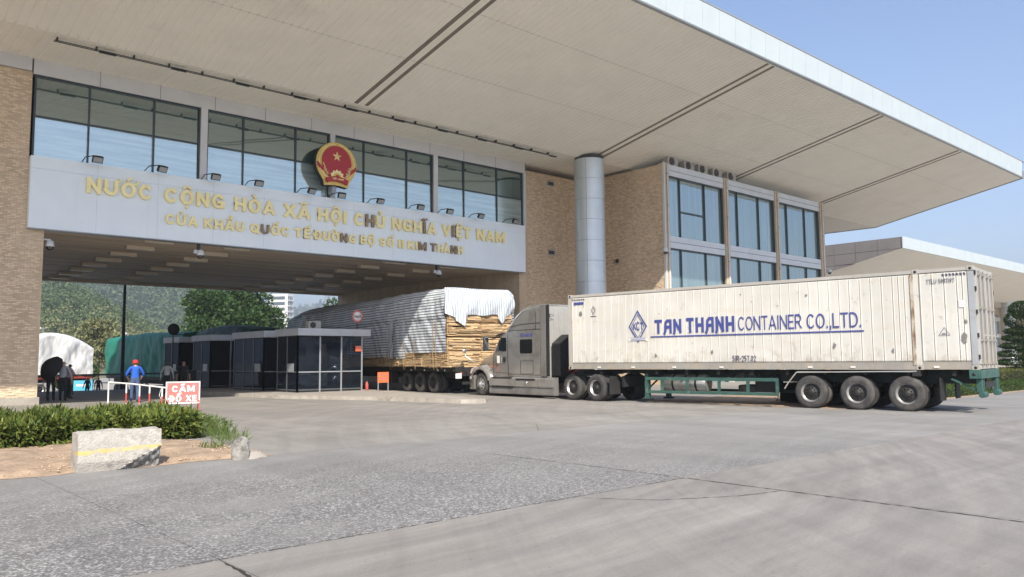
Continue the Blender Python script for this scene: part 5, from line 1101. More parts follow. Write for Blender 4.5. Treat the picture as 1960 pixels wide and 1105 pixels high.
lorry('covered_lorry', 'Lorry covered with bright green tarpaulin behind the booths, left of them', (21.5, 60.0, -1.25), R(0), 19, 2.6, 1.75, 5.2, 'green_cloth', wheels=(1.6, 2.9, 4.2, 15, 16.3), bow=.06, taper=.1)
lorry('covered_lorry', 'Lorry under dark green tarpaulin, only its top showing over the booth roofs', (22.4, 50.6, -.3), R(2), 8.6, 2.6, 1.5, 4.35, 'dgreen_cloth', wheels=(1.5, 6.5), bow=.08, taper=.25)
lorry('covered_lorry', 'White tarpaulin lorry with red frame in the sun beyond the passage', (13.9, 86.0, -1.3), R(-64), 8.4, 2.7, 1.7, 5.2, 'white_cloth', 'red_frame', wheels=(1.5, 2.9, 7.2), bow=.6, taper=.7)
# ------------------------------------------------------------------ dark car behind the right hedge
t = thing('parked_car', 'Dark car parked behind the clipped hedge beside the container', 'car', (49.2, 16.5, 0), R(-80))
MT['car_paint'] = mat('dark_car_paint', (.015, .016, .018), .2, .2, var=.1, coat=.6)
part('body', loft(MB(), [(-2.2, rrect(-.7, .7, .35, .85, .15)), (-2.0, rrect(-.85, .85, .25, 1.0, .2)), (-1.0, rrect(-.88, .88, .22, 1.05, .2)), (1.0, rrect(-.88, .88, .22, 1.0, .2)), (1.9, rrect(-.82, .82, .25, .85, .2)), (2.2, rrect(-.65, .65, .35, .65, .12))]), ['car_paint'], t)
part('cabin', loft(MB(), [(-1.9, rrect(-.7, .7, .95, 1.05, .04)), (-1.3, rrect(-.68, .68, .95, 1.45, .15)), (-.2, rrect(-.68, .68, .95, 1.52, .15)), (.5, rrect(-.68, .68, .95, 1.40, .15)), (1.2, rrect(-.7, .7, .92, 1.0, .03))]), ['car_glass'], t)
part('roof_panel', loft(MB(), [(-1.3, rrect(-.6, .6, 1.43, 1.47, .015)), (-.2, rrect(-.62, .62, 1.5, 1.54, .015)), (.4, rrect(-.6, .6, 1.40, 1.44, .015))]), ['car_paint'], t)
for x in (-.9, .72):
    for y in (-1.4, 1.35): part('wheel', MB().lathe([(0, .02), (.2, .02), (.24, 0), (.32, .02), (.32, .16), (.2, .18)], 18, (x, y, .32), 'x'), ['tyre'], t)
part('tail_lamp', MB().box(-.78, -.5, -2.1, -2.0, .72, .86).box(.5, .78, -2.1, -2.0, .72, .86), ['red_p'], t); part('number_plate', MB().box(-.26, .26, -2.23, -2.2, .5, .62), ['label_white'], t)
part('headlamp', MB().box(-.78, -.5, 1.95, 2.06, .6, .74).box(.5, .78, 1.95, 2.06, .6, .74), ['lamp_glass'], t)
# ------------------------------------------------------------------ people
SK = mat('skin', (.42, .26, .18), .6, var=.08); MT['skin'] = SK
def col_mat(name, c): MT[name] = mat(name, c, .85, var=.15, scale=7, bmp=.3, bscale=18); return name
col_mat('cloth_black', (.015, .015, .017)); col_mat('cloth_grey', (.30, .32, .34)); col_mat('cloth_blue', (.02, .10, .50)); col_mat('cloth_jeans', (.06, .10, .20)); col_mat('cloth_pale', (.42, .42, .40)); col_mat('cloth_pink', (.42, .25, .28)); col_mat('hair_black', (.012, .011, .010)); col_mat('cap_red', (.50, .03, .03)); col_mat('hat_green', (.06, .10, .06)); col_mat('cloth_navy', (.02, .03, .07)); col_mat('shoe', (.02, .02, .02)); col_mat('cloth_dark', (.03, .035, .04))
def person(label, loc, rotz, h=1.7, shirt='cloth_grey', pants='cloth_black', sleeve=True, arms=((.30, .02, 1.12, .32, .10, .86), (-.30, .02, 1.12, -.32, .10, .86)), hair='hair_black', lean=(0, 0), step=.0, group=None, bald=False):
    """local +y = facing; arms: elbow xyz, wrist xyz for the two sides (right = +x)"""
    t = thing('person', label, 'person', loc, rotz, group); k = h/1.75; lx, ly = lean
    V, E_, Rr, cat = [], [], [], []
    def ad(p, r, par=None, c='shirt'):
        V.append(tuple(q*k for q in p)); Rr.append(r*k); cat.append(c)
        if par is not None: E_.append((par, len(V)-1))
        return len(V)-1
    pel = ad((0, 0, .96), .15, None, 'pants'); wa = ad((lx*.3, ly*.3, 1.12), .152, pel); ch = ad((lx*.8, ly*.8, 1.33), .172, wa); nb = ad((lx, ly, 1.46), .085, ch); nk = ad((lx, ly+.01, 1.515), .055, nb, 'skin'); hd = ad((lx, ly+.03, 1.61), .088, nk, 'skin'); top = ad((lx, ly+.02, 1.70), .075, hd, 'skin')
    for i, s in enumerate((1, -1)):
        st = step*(1 if i else -1)
        hp = ad((.10*s, 0, .90), .10, pel, 'pants'); kn = ad((.11*s, st*.5+.03, .50), .072, hp, 'pants'); an = ad((.11*s, st, .10), .050, kn, 'pants'); ad((.12*s, st+.15, .045), .042, an, 'shoe')
        sh = ad((.19*s+lx*.9, ly*.9, 1.42), .068, nb); a = arms[i]; el = ad((a[0]+lx*.6, a[1]+ly*.6, a[2]), .052, sh); wr = ad((a[3]+lx*.5, a[4]+ly*.5, a[5]), .036, el, 'skin' if sleeve else 'shirt')
        d = (Vector(a[3:])-Vector(a[:3])).normalized(); ad(tuple(Vector((a[3]+lx*.5, a[4]+ly*.5, a[5]))+d*.09), .036, wr, 'skin')
    me = bpy.data.meshes.new('skeleton'); me.from_pydata(V, E_, []); ob = bpy.data.objects.new('skeleton', me); COL.objects.link(ob)
    bm = bmesh.new(); bm.from_mesh(me); ly_ = bm.verts.layers.skin.verify(); bm.verts.ensure_lookup_table()
    for i, v in enumerate(bm.verts): v[ly_].radius = (Rr[i], Rr[i]*(.78 if cat[i] in ('shirt', 'pants') and Rr[i] > .1*k else 1)); v[ly_].use_root = (i == 0)
    bm.to_mesh(me); bm.free()
    ob.modifiers.new('skin', 'SKIN').use_smooth_shade = True; ss = ob.modifiers.new('sub', 'SUBSURF'); ss.levels = 2; ss.render_levels = 2
    bpy.context.view_layer.update(); ev = ob.evaluated_get(bpy.context.evaluated_depsgraph_get()); nm = bpy.data.meshes.new_from_object(ev); bpy.data.objects.remove(ob)
    mats_ = ['skin', shirt, pants, 'shoe', hair]
    for q in mats_: nm.materials.append(MT[q])
    idx = {'skin': 0, 'shirt': 1, 'pants': 2, 'shoe': 3}; VV = [Vector(v) for v in V]; hv = VV[hd]
    for p in nm.polygons:
        c = p.center; best = 9; bc = 'shirt'
        for a, b in E_:
            A, B = VV[a], VV[b]; tt = max(0, min(1, (c-A).dot(B-A)/(B-A).length_squared)); dd = (c-(A+(B-A)*tt)).length
            if dd < best: best = dd; bc = cat[b] if (tt > .35 or cat[a] == cat[b]) else cat[a]
        mi = idx[bc]
        if bc == 'skin' and c.z > hv.z-.05*k and not bald and (c.z > hv.z+.06*k or c.y < hv.y-.01*k): mi = 4
        p.material_index = mi; p.use_smooth = True
    body_ = link('body', nm, t)
    hb = MB()   # face and fingers
    hx, hy, hz = V[hd]
    fc = part('face', MB().lathe([(0, -.02*k), (.014*k, 0), (.008*k, .03*k), (0, .04*k)], 6, (hx, hy+.093*k, hz-.01*k)).box(hx-.045*k, hx-.02*k, hy+.078*k, hy+.09*k, hz+.015*k, hz+.027*k, 1).box(hx+.02*k, hx+.045*k, hy+.078*k, hy+.09*k, hz+.015*k, hz+.027*k, 1).box(hx-.025*k, hx+.025*k, hy+.078*k, hy+.088*k, hz-.055*k, hz-.047*k, 1).box(hx-.1*k, hx-.086*k, hy-.02*k, hy+.015*k, hz-.02*k, hz+.03*k).box(hx+.086*k, hx+.1*k, hy-.02*k, hy+.015*k, hz-.02*k, hz+.03*k), ['skin', 'hair_black'], t)
    for i in (0, 1):
        a = arms[i]; w_ = Vector((a[3]+lx*.5, a[4]+ly*.5, a[5])); d = (w_-Vector((a[0]+lx*.6, a[1]+ly*.6, a[2]))).normalized(); sd = d.orthogonal().normalized(); bn = d.cross(sd)
        fm = MB()
        for q in range(4):
            b0 = w_+d*.11+sd*(.027-.018*q); Lf = (.075, .085, .08, .062)[q]; fm.tube([b0*k, (b0+d*Lf*.5+bn*.008)*k, (b0+d*Lf+bn*.03)*k], [.010*k, .009*k, .007*k], 5)
        b0 = w_+d*.04+sd*.035; fm.tube([b0*k, (b0+sd*.03+d*.03)*k, (b0+sd*.035+d*.06+bn*.01)*k], [.012*k, .010*k, .008*k], 5)
        part('fingers', fm, ['skin'], t)
    t['h'] = h; return t, V
def lk(p, q): return math.atan2(-(q[0]-p[0]), q[1]-p[1])
fwd = (( .25, .12, 1.18, .14, .34, 1.16), (-.25, .12, 1.18, -.14, .34, 1.16))
P1, _ = person('Person in dark trousers hidden behind the open black umbrella, by the left pier', (8.45, 38.88, 0), R(-20), 1.72, 'cloth_black', 'cloth_black', arms=((.26, .14, 1.25, .12, .30, 1.42), (-.28, .02, 1.12, -.30, .08, .88)), group='people by the left pier')
P2, _ = person('Bald person in a grey short-sleeved shirt beside the black umbrella', (8.82, 38.5, 0), R(-30), 1.74, 'cloth_grey', 'cloth_black', bald=True, group='people by the left pier', step=.06)
P3, _ = person('Person in a pinkish shirt partly hidden behind the grey-shirted one', (9.5, 40.4, 0), R(-75), 1.62, 'cloth_pink', 'cloth_dark', arms=fwd, group='people by the left pier')
P4, V4 = person('Person in a blue polo shirt and red cap seen from behind at the railing', (10.55, 34.6, 0), R(-12), 1.72, 'cloth_blue', 'cloth_jeans', arms=((.33, .08, 1.16, .24, .26, .98), (-.33, .08, 1.16, -.24, .26, .98)), group='people at the railing', step=.03)
def cap(t, m, brim, wide=False):
    k = t['h']/1.75; part('cap', MB().lathe([(.108, -.02), (.112, .02), (.10, .08), (.06, .12), (0, .13)], 14, (0, .02*k, 1.635*k)), [m], t)
    if wide: part('hat_brim', MB().lathe([(.10, 0), (.19, -.03), (.19, -.038), (.10, -.012)], 16, (0, .02*k, 1.64*k)), [m], t)
    else: part('peak', MB().prism([(-.08, .10), (.08, .10), (.06, .21), (-.06, .21)], 'z', 1.625*k, 1.64*k), [m], t)
cap(P4, 'cap_red', True)
P5, _ = person('Person in a pale shirt and green hat near the last booth', (14.5, 42.5, 0), R(-25), 1.66, 'cloth_pale', 'cloth_black', sleeve=False, group='people near the last booth'); cap(P5, 'hat_green', True, True)
P6, _ = person('Person in black facing this way beside the last booth', (15.6, 43.2, 0), R(150), 1.72, 'cloth_black', 'cloth_black', group='people near the last booth')
P7, _ = person('Left one of two dark figures standing beyond the passage', (19.3, 76.0, -1.3), R(20), 1.7, 'cloth_navy', 'cloth_black', group='figures beyond the passage', step=.05)
P8, _ = person('Right one of two dark figures standing beyond the passage', (20.3, 76.5, -1.3), R(-30), 1.68, 'cloth_black', 'cloth_black', group='figures beyond the passage')
# umbrella
U = thing('umbrella', 'Open black umbrella tilted over the shoulder of a person by the left pier', 'umbrella', (8.42, 38.75, 1.42)); U.rotation_euler = Vector((-.72, -.42, .42)).to_track_quat('Z', 'Y').to_euler()
mb = MB(); 
def um(u, v):
    a = 2*math.pi*u; r_ = .56*v*(1-.05*(1-abs(math.cos(4*a)))*v); return (r_*math.cos(a), r_*math.sin(a), .36-.36*v*v)
part('canopy', MB().grid(um, 32, 8), ['cloth_black'], U, fixn=False); part('shaft', MB().tube([(0, 0, -.42), (0, 0, .48)], .01, 6), ['chrome'], U); part('handle', MB().tube([(0, 0, -.52), (0, 0, -.40)], .016, 6), ['black'], U)
# ------------------------------------------------------------------ concrete block and stub
MT['block_conc'] = mat('weathered_block', (.47, .44, .395), .9, var=.22, scale=4, bmp=.9, bscale=34, dirt=(.24, .225, .20), dscale=3.8, dlo=.48, dhi=.72, coord='object')
MT['broken_conc'] = mat('broken_concrete', (.21, .205, .20), .95, var=.45, scale=14, bmp=1., bscale=26); MT['yellow_band'] = mat('worn_yellow_band', (.62, .46, .16), .8, var=.15, scale=5, dirt=(.42, .38, .31), dscale=9, dlo=.44, dhi=.62)
t = thing('concrete_block', 'Chipped concrete barrier block with a faded yellow band on the bare soil', 'barrier', (3.22, 13.06, 0), R(-3))
def noisy(mesh_mb, amp, fr, seed):
    r_ = random.Random(seed); ph = [r_.uniform(0, 6) for _ in range(9)]
    mesh_mb.v = [(x+amp*math.sin(fr*y+ph[0])*math.sin(fr*1.3*z+ph[1])+amp*.4*math.sin(3.1*fr*z+2.7*fr*x+ph[6]), y+amp*math.sin(fr*x+ph[2])*math.sin(fr*1.1*z+ph[3])+amp*.5*math.sin(2.9*fr*x+ph[7])*math.sin(3.3*fr*z+ph[8]), z+amp*.8*math.sin(fr*x*1.2+ph[4])*math.sin(fr*y+ph[5])) for x, y, z in mesh_mb.v]; return mesh_mb
def blk_shell(nx=44, ny=12, nz=26):
    mb = MB(); Wb, Db, Hb = 1.16, .42, .585; bm = bmesh.new(); bmesh.ops.create_cube(bm, size=1); bmesh.ops.subdivide_edges(bm, edges=bm.edges, cuts=36, use_grid_fill=True)
    for v in bm.verts:
        x, y, z = v.co.x+.5, v.co.y+.5, v.co.z+.5
        X_, Y_, Z_ = x*Wb, y*Db, z*Hb
        Y_ -= .05*(1-z)*(1 if y < .5 else -1)*.6
        if z < .25 and y < .5: Y_ += (.25-z)*.25
        if y < .5:                                         # spalled lower right corner of the front face
            d_ = (X_-.62)*.55-(Z_-.02)*1.0+.02
            if d_ > 0 and Z_ < .42: Y_ += min(.09, d_*.5)+.02*math.sin(37*X_)*math.sin(41*Z_)+.012*math.sin(71*X_+29*Z_)
        if z > .99: Z_ += .012*math.sin(9*X_)*math.sin(13*Y_)-(.03 if x < .03 else 0)
        r_ = .012; 
        v.co = (X_, Y_, max(.0, Z_+(.05*(x < .12)*(.12-x)*0)))
    me_v = [tuple(v.co) for v in bm.verts]; bm.verts.index_update(); me_f = [tuple(w.index for w in f.verts) for f in bm.faces]; bm.free()
    mb.add(me_v, me_f, 0, False)
    for i, f in enumerate(mb.f):
        c = [sum(mb.v[j][q] for j in f)/4 for q in range(3)]
        if c[1] < .2:
            d_ = (c[0]-.62)*.55-(c[2]-.02)+.02
            if d_ > .005 and c[2] < .42: mb.m[i] = 1
            elif .255+.035*c[0] < c[2] < .315+.035*c[0]: mb.m[i] = 2
    return mb
part('block', noisy(blk_shell(), .0035, 11, 3), ['block_conc', 'broken_conc', 'yellow_band'], t)
MT['stub_conc'] = mat('mossy_stub', (.30, .285, .26), .9, var=.3, scale=9, bmp=.9, bscale=28, dirt=(.12, .115, .10), dscale=7, dlo=.48, dhi=.64)
t = thing('stone_stub', 'Short weathered stone stub at the tip of the soil bed', 'bollard', (5.66, 13.0, 0))
mb = MB().lathe([(.15, -.03), (.145, .1), (.135, .22), (.125, .29), (.10, .335), (.05, .36), (0, .365)], 18, (0, 0, 0)); part('stub', noisy(mb, .012, 17, 5), ['stub_conc'], t)
part('rubble', noisy(MB().lathe([(.0, .10), (.12, .09), (.2, .05), (.28, 0)], 14, (.22, .12, 0)), .02, 14, 8), ['kerb'], t)
# ------------------------------------------------------------------ hedges
def hedge(name, label, x0, x1, y0, y1, zt, n, L, W_, m, droop=.5, core=True, wob=.07, z0=.03):
    t = thing(name, label, 'hedge', ((x0+x1)/2, (y0+y1)/2, 0))
    cx, cy = t.location.x, t.location.y; A = [(x1-x0)*(y1-y0), (x1-x0)*zt, (y1-y0)*zt, (x1-x0)*zt*.4]; tot = sum(A); Ps, Ns = [], []
    for k, a in enumerate(A):
        q = int(n*a/tot); u, v = nrg.random(q), nrg.random(q)
        if k == 0: p = np.stack([x0+u*(x1-x0), y0+v*(y1-y0), np.full(q, zt)], 1); nn = np.tile([0, -.25, 1.], (q, 1))
        if k == 1: p = np.stack([x0+u*(x1-x0), np.full(q, y0), z0+v*(zt-z0)], 1); nn = np.tile([0, -1., .35], (q, 1))
        if k == 2: p = np.stack([np.full(q, x1), y0+u*(y1-y0), z0+v*(zt-z0)], 1); nn = np.tile([1., -.2, .35], (q, 1))
        if k == 3: p = np.stack([x0+u*(x1-x0), np.full(q, y1), z0+v*(zt-z0)], 1); nn = np.tile([0, 1., .35], (q, 1))
        Ps.append(p); Ns.append(nn)
    P = np.concatenate(Ps); N = np.concatenate(Ns)
    w = wob*(np.sin(P[:, 0]*4.1+P[:, 1]*2.2)*np.cos(P[:, 1]*3.3-P[:, 0]*1.3)+.6*np.sin(P[:, 0]*9.7+P[:, 2]*7)*np.sin(P[:, 1]*8.1))
    P = P+N/np.linalg.norm(N, axis=1)[:, None]*(w-.10*nrg.random(len(P))**2-.02)[:, None]; P[:, 2] = np.maximum(P[:, 2], .03)
    P -= np.array([cx, cy, 0]); o = quads('foliage', leaves(P, N, L, W_, droop), m, t)
    if core: part('dark_core', MB().box(x0+.16-cx, x1-.16-cx, y0+.16-cy, y1-.16-cy, .05, zt-.16), ['leaf_core'], t)  # solid near-black box filling the inside of the foliage
    return t
hedge('hedge', 'Leafy yellow-green hedge along the bare soil at the left', -3.5, 6.55, 17.2, 20.2, .48, 26000, .19, .055, 'hedge_leaf', .7, wob=.09)
h2 = nrg.random((1500, 3)); P = np.stack([6.55+h2[:, 0]*.75, 17.25+h2[:, 1]*1.6, .03+h2[:, 2]*.50*(1-h2[:, 0]*.5)], 1)-np.array([6.9, 18, 0])
t = thing('shrub', 'Feathery green shrub at the right end of the leafy hedge', 'shrub', (6.9, 18.0, 0)); quads('foliage', leaves(P, np.tile([.4, -.4, .8], (len(P), 1)), .13, .016, .2), 'weed_leaf', t); part('stem', MB().tube([(0, 0, 0), (.02, 0, .35)], .02, 6), ['bark'], t)
for k, (x, y, lb) in enumerate(((7.3, 16.9, 'Small tuft of weeds nearest the feathery shrub'), (7.0, 15.6, 'Small tuft of weeds midway along the soil edge'), (6.2, 14.6, 'Thin tuft of weeds behind the stone stub'))):
    t = thing('weed_tuft', lb, 'weeds', (x-.4, y, 0), 0, 'weeds at the soil edge'); q = nrg.random((130-30*k, 3)); P = np.stack([(q[:, 0]-.5)*.6, (q[:, 1]-.5)*.5, q[:, 2]*.05], 1); quads('blades', leaves(P, np.tile([0, 0, 1.], (len(P), 1)), .28-.05*k, .016, 0), 'weed_leaf', t)
hedge('hedge', 'Low bright green front tier of the clipped hedge right of the container', 26, 62, 11.55, 12.6, .40, 26000, .07, .03, 'ground_leaf', .2, wob=.03)
hedge('hedge', 'Higher olive tier of the clipped hedge right of the container', 26, 62, 12.7, 15.0, .86, 34000, .08, .035, 'trim_leaf', .2, wob=.04)
struct('hedge_bed', MB().box(24, 64, 11.45, 19, -.02, .02), ['dirt'])
# layered topiary
t = thing('topiary_tree', 'Layered dark green topiary tree at the right edge behind the hedge', 'tree', (50.4, 13.9, 0))
part('trunk', MB().tube([(0, 0, 0), (.03, 0, 2), (0, 0, 4.3)], [.1, .07, .03], 8), ['bark'], t); Ps, Ns = [], []
for z, r_, hh in ((.75, 1.45, .17), (1.22, 1.35, .16), (1.68, 1.22, .16), (2.12, 1.08, .15), (2.54, .95, .15), (2.92, .82, .14), (3.55, .78, .48), (4.1, .55, .42)):
    q = 2600; d = nrg.normal(0, 1, (q, 3)); d /= np.linalg.norm(d, axis=1)[:, None]; Ps.append(d*np.array([r_, r_, hh])*(.86+.16*nrg.random((q, 1)))+np.array([0, 0, z])); Ns.append(d)
quads('crown', leaves(np.concatenate(Ps), np.concatenate(Ns), .11, .05, .1), 'dark_leaf', t)
# ------------------------------------------------------------------ trees
def tree(label, loc, crown_c, rad, n, L, m, clumps=40, trunk_r=.35, seed=1, flat=.85):
    t = thing('broadleaf_tree', label, 'tree', loc); g = np.random.default_rng(seed); Ps, Ns = [], []; cc = []
    tb = MB(); tb.tube([(0, 0, 0), (.1, .1, crown_c*.5), (0, 0, crown_c)], [trunk_r, trunk_r*.75, trunk_r*.4], 9)
    for k in range(clumps):
        d = g.normal(0, 1, 3); d /= np.linalg.norm(d); rr = g.random()**.45; c = d*np.array([rad, rad, rad*flat])*rr*.82+np.array([0, 0, crown_c]); s = rad*(.20+.16*g.random()); q = n//clumps
        e = g.normal(0, 1, (q, 3)); e /= np.linalg.norm(e, axis=1)[:, None]; Ps.append(c+e*s*(.55+.5*g.random((q, 1)))*np.array([1, 1, .75])); Ns.append(e)
        if k % 3 == 0: tb.tube([(0, 0, crown_c*(.45+.3*g.random())), tuple(c*.6+np.array([0, 0, crown_c*.3])), tuple(c)], [trunk_r*.35, trunk_r*.22, .04], 6)
    quads('crown', leaves(np.concatenate(Ps), np.concatenate(Ns), L, L*.55, .3), m, t); part('trunk', tb, ['bark'], t); return t
tree('Big round green tree behind the booths', (45.2, 108, -1.3), 7.6, 7.6, 26000, .55, 'tree_leaf', 70, .5, 4)
tree('Smaller green tree showing above the striped tarpaulin', (69.5, 118, -1.3), 10.2, 4.6, 7000, .5, 'tree_leaf', 26, .35, 9)
tree('Sparse olive tree beyond the green lorry', (33.0, 125, -1.3), 6.2, 4.3, 3600, .5, 'scrub_leaf', 22, .25, 12)
tree('Low dark tree left of the bright green lorry', (22.6, 96, -1.3), 2.0, 2.6, 3000, .4, 'tree_leaf', 16, .2, 15)
tree('Yellowish bush between the two covered lorries', (26.5, 112, -1.3), 3.0, 3.2, 3000, .45, 'scrub_leaf', 18, .2, 21)
# ------------------------------------------------------------------ hills with woods
Fh = np.array([.6706, .7418]); Rh = np.array([.7418, -.6706])
def hill(name, lat0, lat1, d0, d1, fn, nu, nv, m):
    def g(u, v): la = lat0+(lat1-lat0)*u; de = d0+(d1-d0)*v; p = Fh*de+Rh*la; return (p[0], p[1], fn(la, de))
    return struct(name, MB().grid(g, nu, nv), [m], fixn=False), g
def sm(a, b, x): t_ = max(0, min(1, (x-a)/(b-a))); return t_*t_*(3-2*t_)
def hA(la, de): r_ = la/de; k = 1-sm(-.63, -.37, r_); return -1.6+sm(150, 330, de)*(38*k+4)*(.9+.1*math.sin(la*.05))+(2.5*math.sin(la*.09+de*.05)+1.5*math.sin(de*.13))*k*sm(150, 220, de)
def hB(la, de): r_ = la/de; k = 1-sm(-.40, -.27, r_); return -1.6+sm(380, 900, de)*(112*k+14)+5*math.sin(la*.021+de*.013)*sm(380, 500, de)
def hC(la, de): r_ = la/de; return -1.6+sm(1200, 2600, de)*(152+22*math.sin(la*.0031+1.0)+12*math.sin(la*.011)+ (150*(1-sm(-.3, -.15, r_)) if False else 0))
MT['hillA'] = mat('scrub_ground', (.17, .155, .085), .95, var=.35, scale=.05, dirt=(.10, .12, .05), dscale=.03, dlo=.45, dhi=.6); MT['hillB'] = mat('forest_ground', (.055, .08, .035), .95, var=.4, scale=.06); MT['hillC'] = mat('far_forest', (.06, .08, .05), .95, var=.4, scale=.02)
hl1, gA = hill('near_hill', -260, 0, 150, 360, hA, 60, 40, 'hillA'); hl2, gB = hill('wooded_hill', -640, 120, 370, 950, hB, 60, 50, 'hillB'); hl3, gC = hill('far_hills', -1800, 700, 1200, 2700, hC, 90, 40, 'hillC')
def woods(name, label, g, fn_ok, n, size, q, L, m, par):
    Ps, Ns = [], []; k = 0; tries = 0
    while k < n and tries < n*8:
        tries += 1; u, v = rnd.random(), rnd.random(); p = np.array(g(u, v)); 
        if not fn_ok(p): continue
        s = size*rnd.uniform(.55, 1.35); e = nrg.normal(0, 1, (q, 3)); e /= np.linalg.norm(e, axis=1)[:, None]; e[:, 2] = np.abs(e[:, 2])*1.0-.15
        Ps.append(p+np.array([0, 0, s*.45])+e*s*(.7+.35*nrg.random((q, 1)))); Ns.append(e); k += 1
    o = quads(name, leaves(np.concatenate(Ps), np.concatenate(Ns), L, L*.7, .2), m); o['kind'] = 'stuff'; o['label'] = label; o['category'] = 'woods'; return o
def ratio(p): de = p[0]*Fh[0]+p[1]*Fh[1]; la = p[0]*Rh[0]+p[1]*Rh[1]; return la/de, de
woods('hill_scrub', 'scattered yellow-green scrub and bushes on the near hillside', gA, lambda p: -.62 < ratio(p)[0] < -.36 and 0 < p[2] < 15, 800, 3.6, 120, .6, 'scrub_leaf', hl1)
woods('hill_scrub_trees', 'greener bushes and trees higher on the near hillside', gA, lambda p: -.62 < ratio(p)[0] < -.40 and p[2] > 7, 620, 4.2, 130, .8, 'forest_leaf', hl1)
woods('hill_forest', 'dense blue-green woods covering the hill behind', gB, lambda p: -.62 < ratio(p)[0] < -.26, 2400, 8.0, 90, 2.1, 'forest_leaf', hl2)
woods('far_forest', 'hazy wooded ridge on the skyline behind the tower', gC, lambda p: -.34 < ratio(p)[0] < -.15, 800, 26, 26, 13, 'forest_leaf', hl3)
# white houses along the ridge and high-rise
MT['render_white'] = mat('white_render', (.72, .72, .70), .8, var=.05); MT['render_win'] = mat('dark_windows', (.10, .12, .14), .4, var=.2)
def dirp(px, de): la = (px-980)/1530.7*de; p = Fh*de+Rh*la; return p
names = ['leftmost', 'second', 'third', 'fourth', 'rightmost']
for k, (px, de, zz, w) in enumerate(((113, 640, 60.5, 7), (350, 800, 73, 18), (372, 810, 73, 22), (395, 805, 72.5, 20), (428, 820, 71, 14))):
    p = dirp(px, de); t = thing('hill_house', 'White hilltop house, %s of those showing under the passage ceiling' % names[k], 'house', (p[0], p[1], zz), R(40), 'white houses on the ridge')
    part('wall', MB().box(-w/2, w/2, -4, 4, -6, 5), ['render_white'], t); part('roof', MB().prism([(-w/2-.6, 5), (w/2+.6, 5), (0, 7.2)], 'y', -4.5, 4.5), ['roof_grey'], t)
    for i in range(3): part('window', MB().box(-w/2+w*(.15+.28*i), -w/2+w*(.28+.28*i), -4.1, -3.95, .5, 3), ['render_win'], t)
p = dirp(538, 430); t = thing('tower_block', 'White high-rise with rows of balconies right of the big tree', 'building', (p[0], p[1], -1.3), R(38))
part('wall', MB().box(-3.6, 3.6, -5, 5, 0, 39), ['render_white'], t)
for f in range(12):
    for i in range(3):
        x = -2.9+i*2.0; wn_ = part('window', MB().box(x, x+1.25, -5.08, -4.95, 3+f*3, 4.9+f*3), ['render_win'], t)
    part('balcony', MB().box(-3.5, 3.5, -5.5, -5.0, 2.4+f*3, 2.7+f*3), ['render_white'], t)
    part('window', MB().box(-3.66, -3.55, -3.5, 3.5, 3+f*3, 4.7+f*3), ['render_win'], t)
p = dirp(626, 520); t = thing('power_pylon', 'Grey lattice power pylon on the skyline', 'pylon', (p[0], p[1], -1.3)); mb = MB()
def lv(z): return 4.0*(1-z/52)+.6
zs_ = [0, 12, 22, 30, 37, 43, 48]
for a, b in zip(zs_[:-1], zs_[1:]):
    for sx, sy in ((1, 1), (-1, 1), (-1, -1), (1, -1)): mb.bar((sx*lv(a), sy*lv(a), a), (sx*lv(b), sy*lv(b), b), .35, .35)
    mb.bar((-lv(a), -lv(a), a), (lv(b), -lv(b), b), .25, .25); mb.bar((lv(a), -lv(a), a), (-lv(b), -lv(b), b), .25, .25); mb.bar((-lv(b), -lv(b), b), (lv(b), -lv(b), b), .25, .25)
part('lattice', mb, ['frame_grey'], t); part('cross_arm', MB().bar((-7, 0, 36), (7, 0, 36), .4, .5).bar((-5, 0, 43), (5, 0, 43), .4, .5), ['frame_grey'], t)
# street lamps beyond
for px, de, hgt, lb in ((212, 120, 6.4, 'Street lamp with a white head left of the dark lamp post'), (244, 135, 6.6, 'Thin pale lamp pole just right of the dark lamp post'), (82, 130, 7.4, 'Pale lamp pole next to the left brick pier, beyond the white lorry')):
    p = dirp(px, de); t = thing('street_lamp', lb, 'street lamp', (p[0], p[1], -1.3), R(60), 'street lamps beyond the passage')
    part('pole', MB().tube([(0, 0, 0), (0, 0, hgt+1.2)], [.12, .07], 8), ['label_white'], t); part('lamp_head', MB().box(-1.7, .1, -.22, .22, hgt+1.1, hgt+1.35), ['label_white'], t)
p = dirp(162, 76); t = thing('blue_sign', 'Small pale blue board standing on the ground beyond the passage', 'sign', (p[0], p[1], -1.3), R(-40)); MT['sky_board'] = mat('pale_blue_board', (.10, .42, .60), .5, var=.1)
part('board', MB().box(-.9, .9, -.04, .04, .3, 1.3), ['sky_board'], t); part('stripe', MB().box(-.6, .6, -.05, -.041, .75, .95), ['label_white'], t)
for x in (-.8, .8): part('leg', MB().box(x-.04, x+.04, .05, .12, 0, 1.0), ['frame_grey'], t)
# ------------------------------------------------------------------ second terminal building at the right
T2 = thing('terminal_building', 'Second terminal building with cream canopy and grey panels at the far right', 'building', (112, 45, 0))
def tpart(name, mb, mats_, par=None, **k): return part(name, mb, mats_, par or T2, world=(par is None), **k)
ax, ay, az = 89.1, 35.35, 13.3
rf = tpart('roof', MB().prism([(ay+.1, az+.06), (ay+10.6, az-2.35), (ay+14, az-2.3), (ay+14, az+1.2), (ay+.1, az+1.2)], 'x', ax+.08, 260), ['roof_grey'])
tpart('soffit', soffit(ay+.05, az, ay+10.6, az-2.42, ax, 262, .5), ['cream_soffit'], rf, fixn=False); tpart('soffit', soffit(ay+10.6, az-2.42, ay+20, az-2.40, ax, 262, .5), ['cream_soffit'], rf, fixn=False)
fm = MB().box(.01, 2.33, ay-.05, ay+.1, az-.02, az+1.26).mesh('fascia_panel', ['alu'])
for k in range(34): inst(fm, 'fascia_panel', rf, (ax+k*2.34, 0, 0))
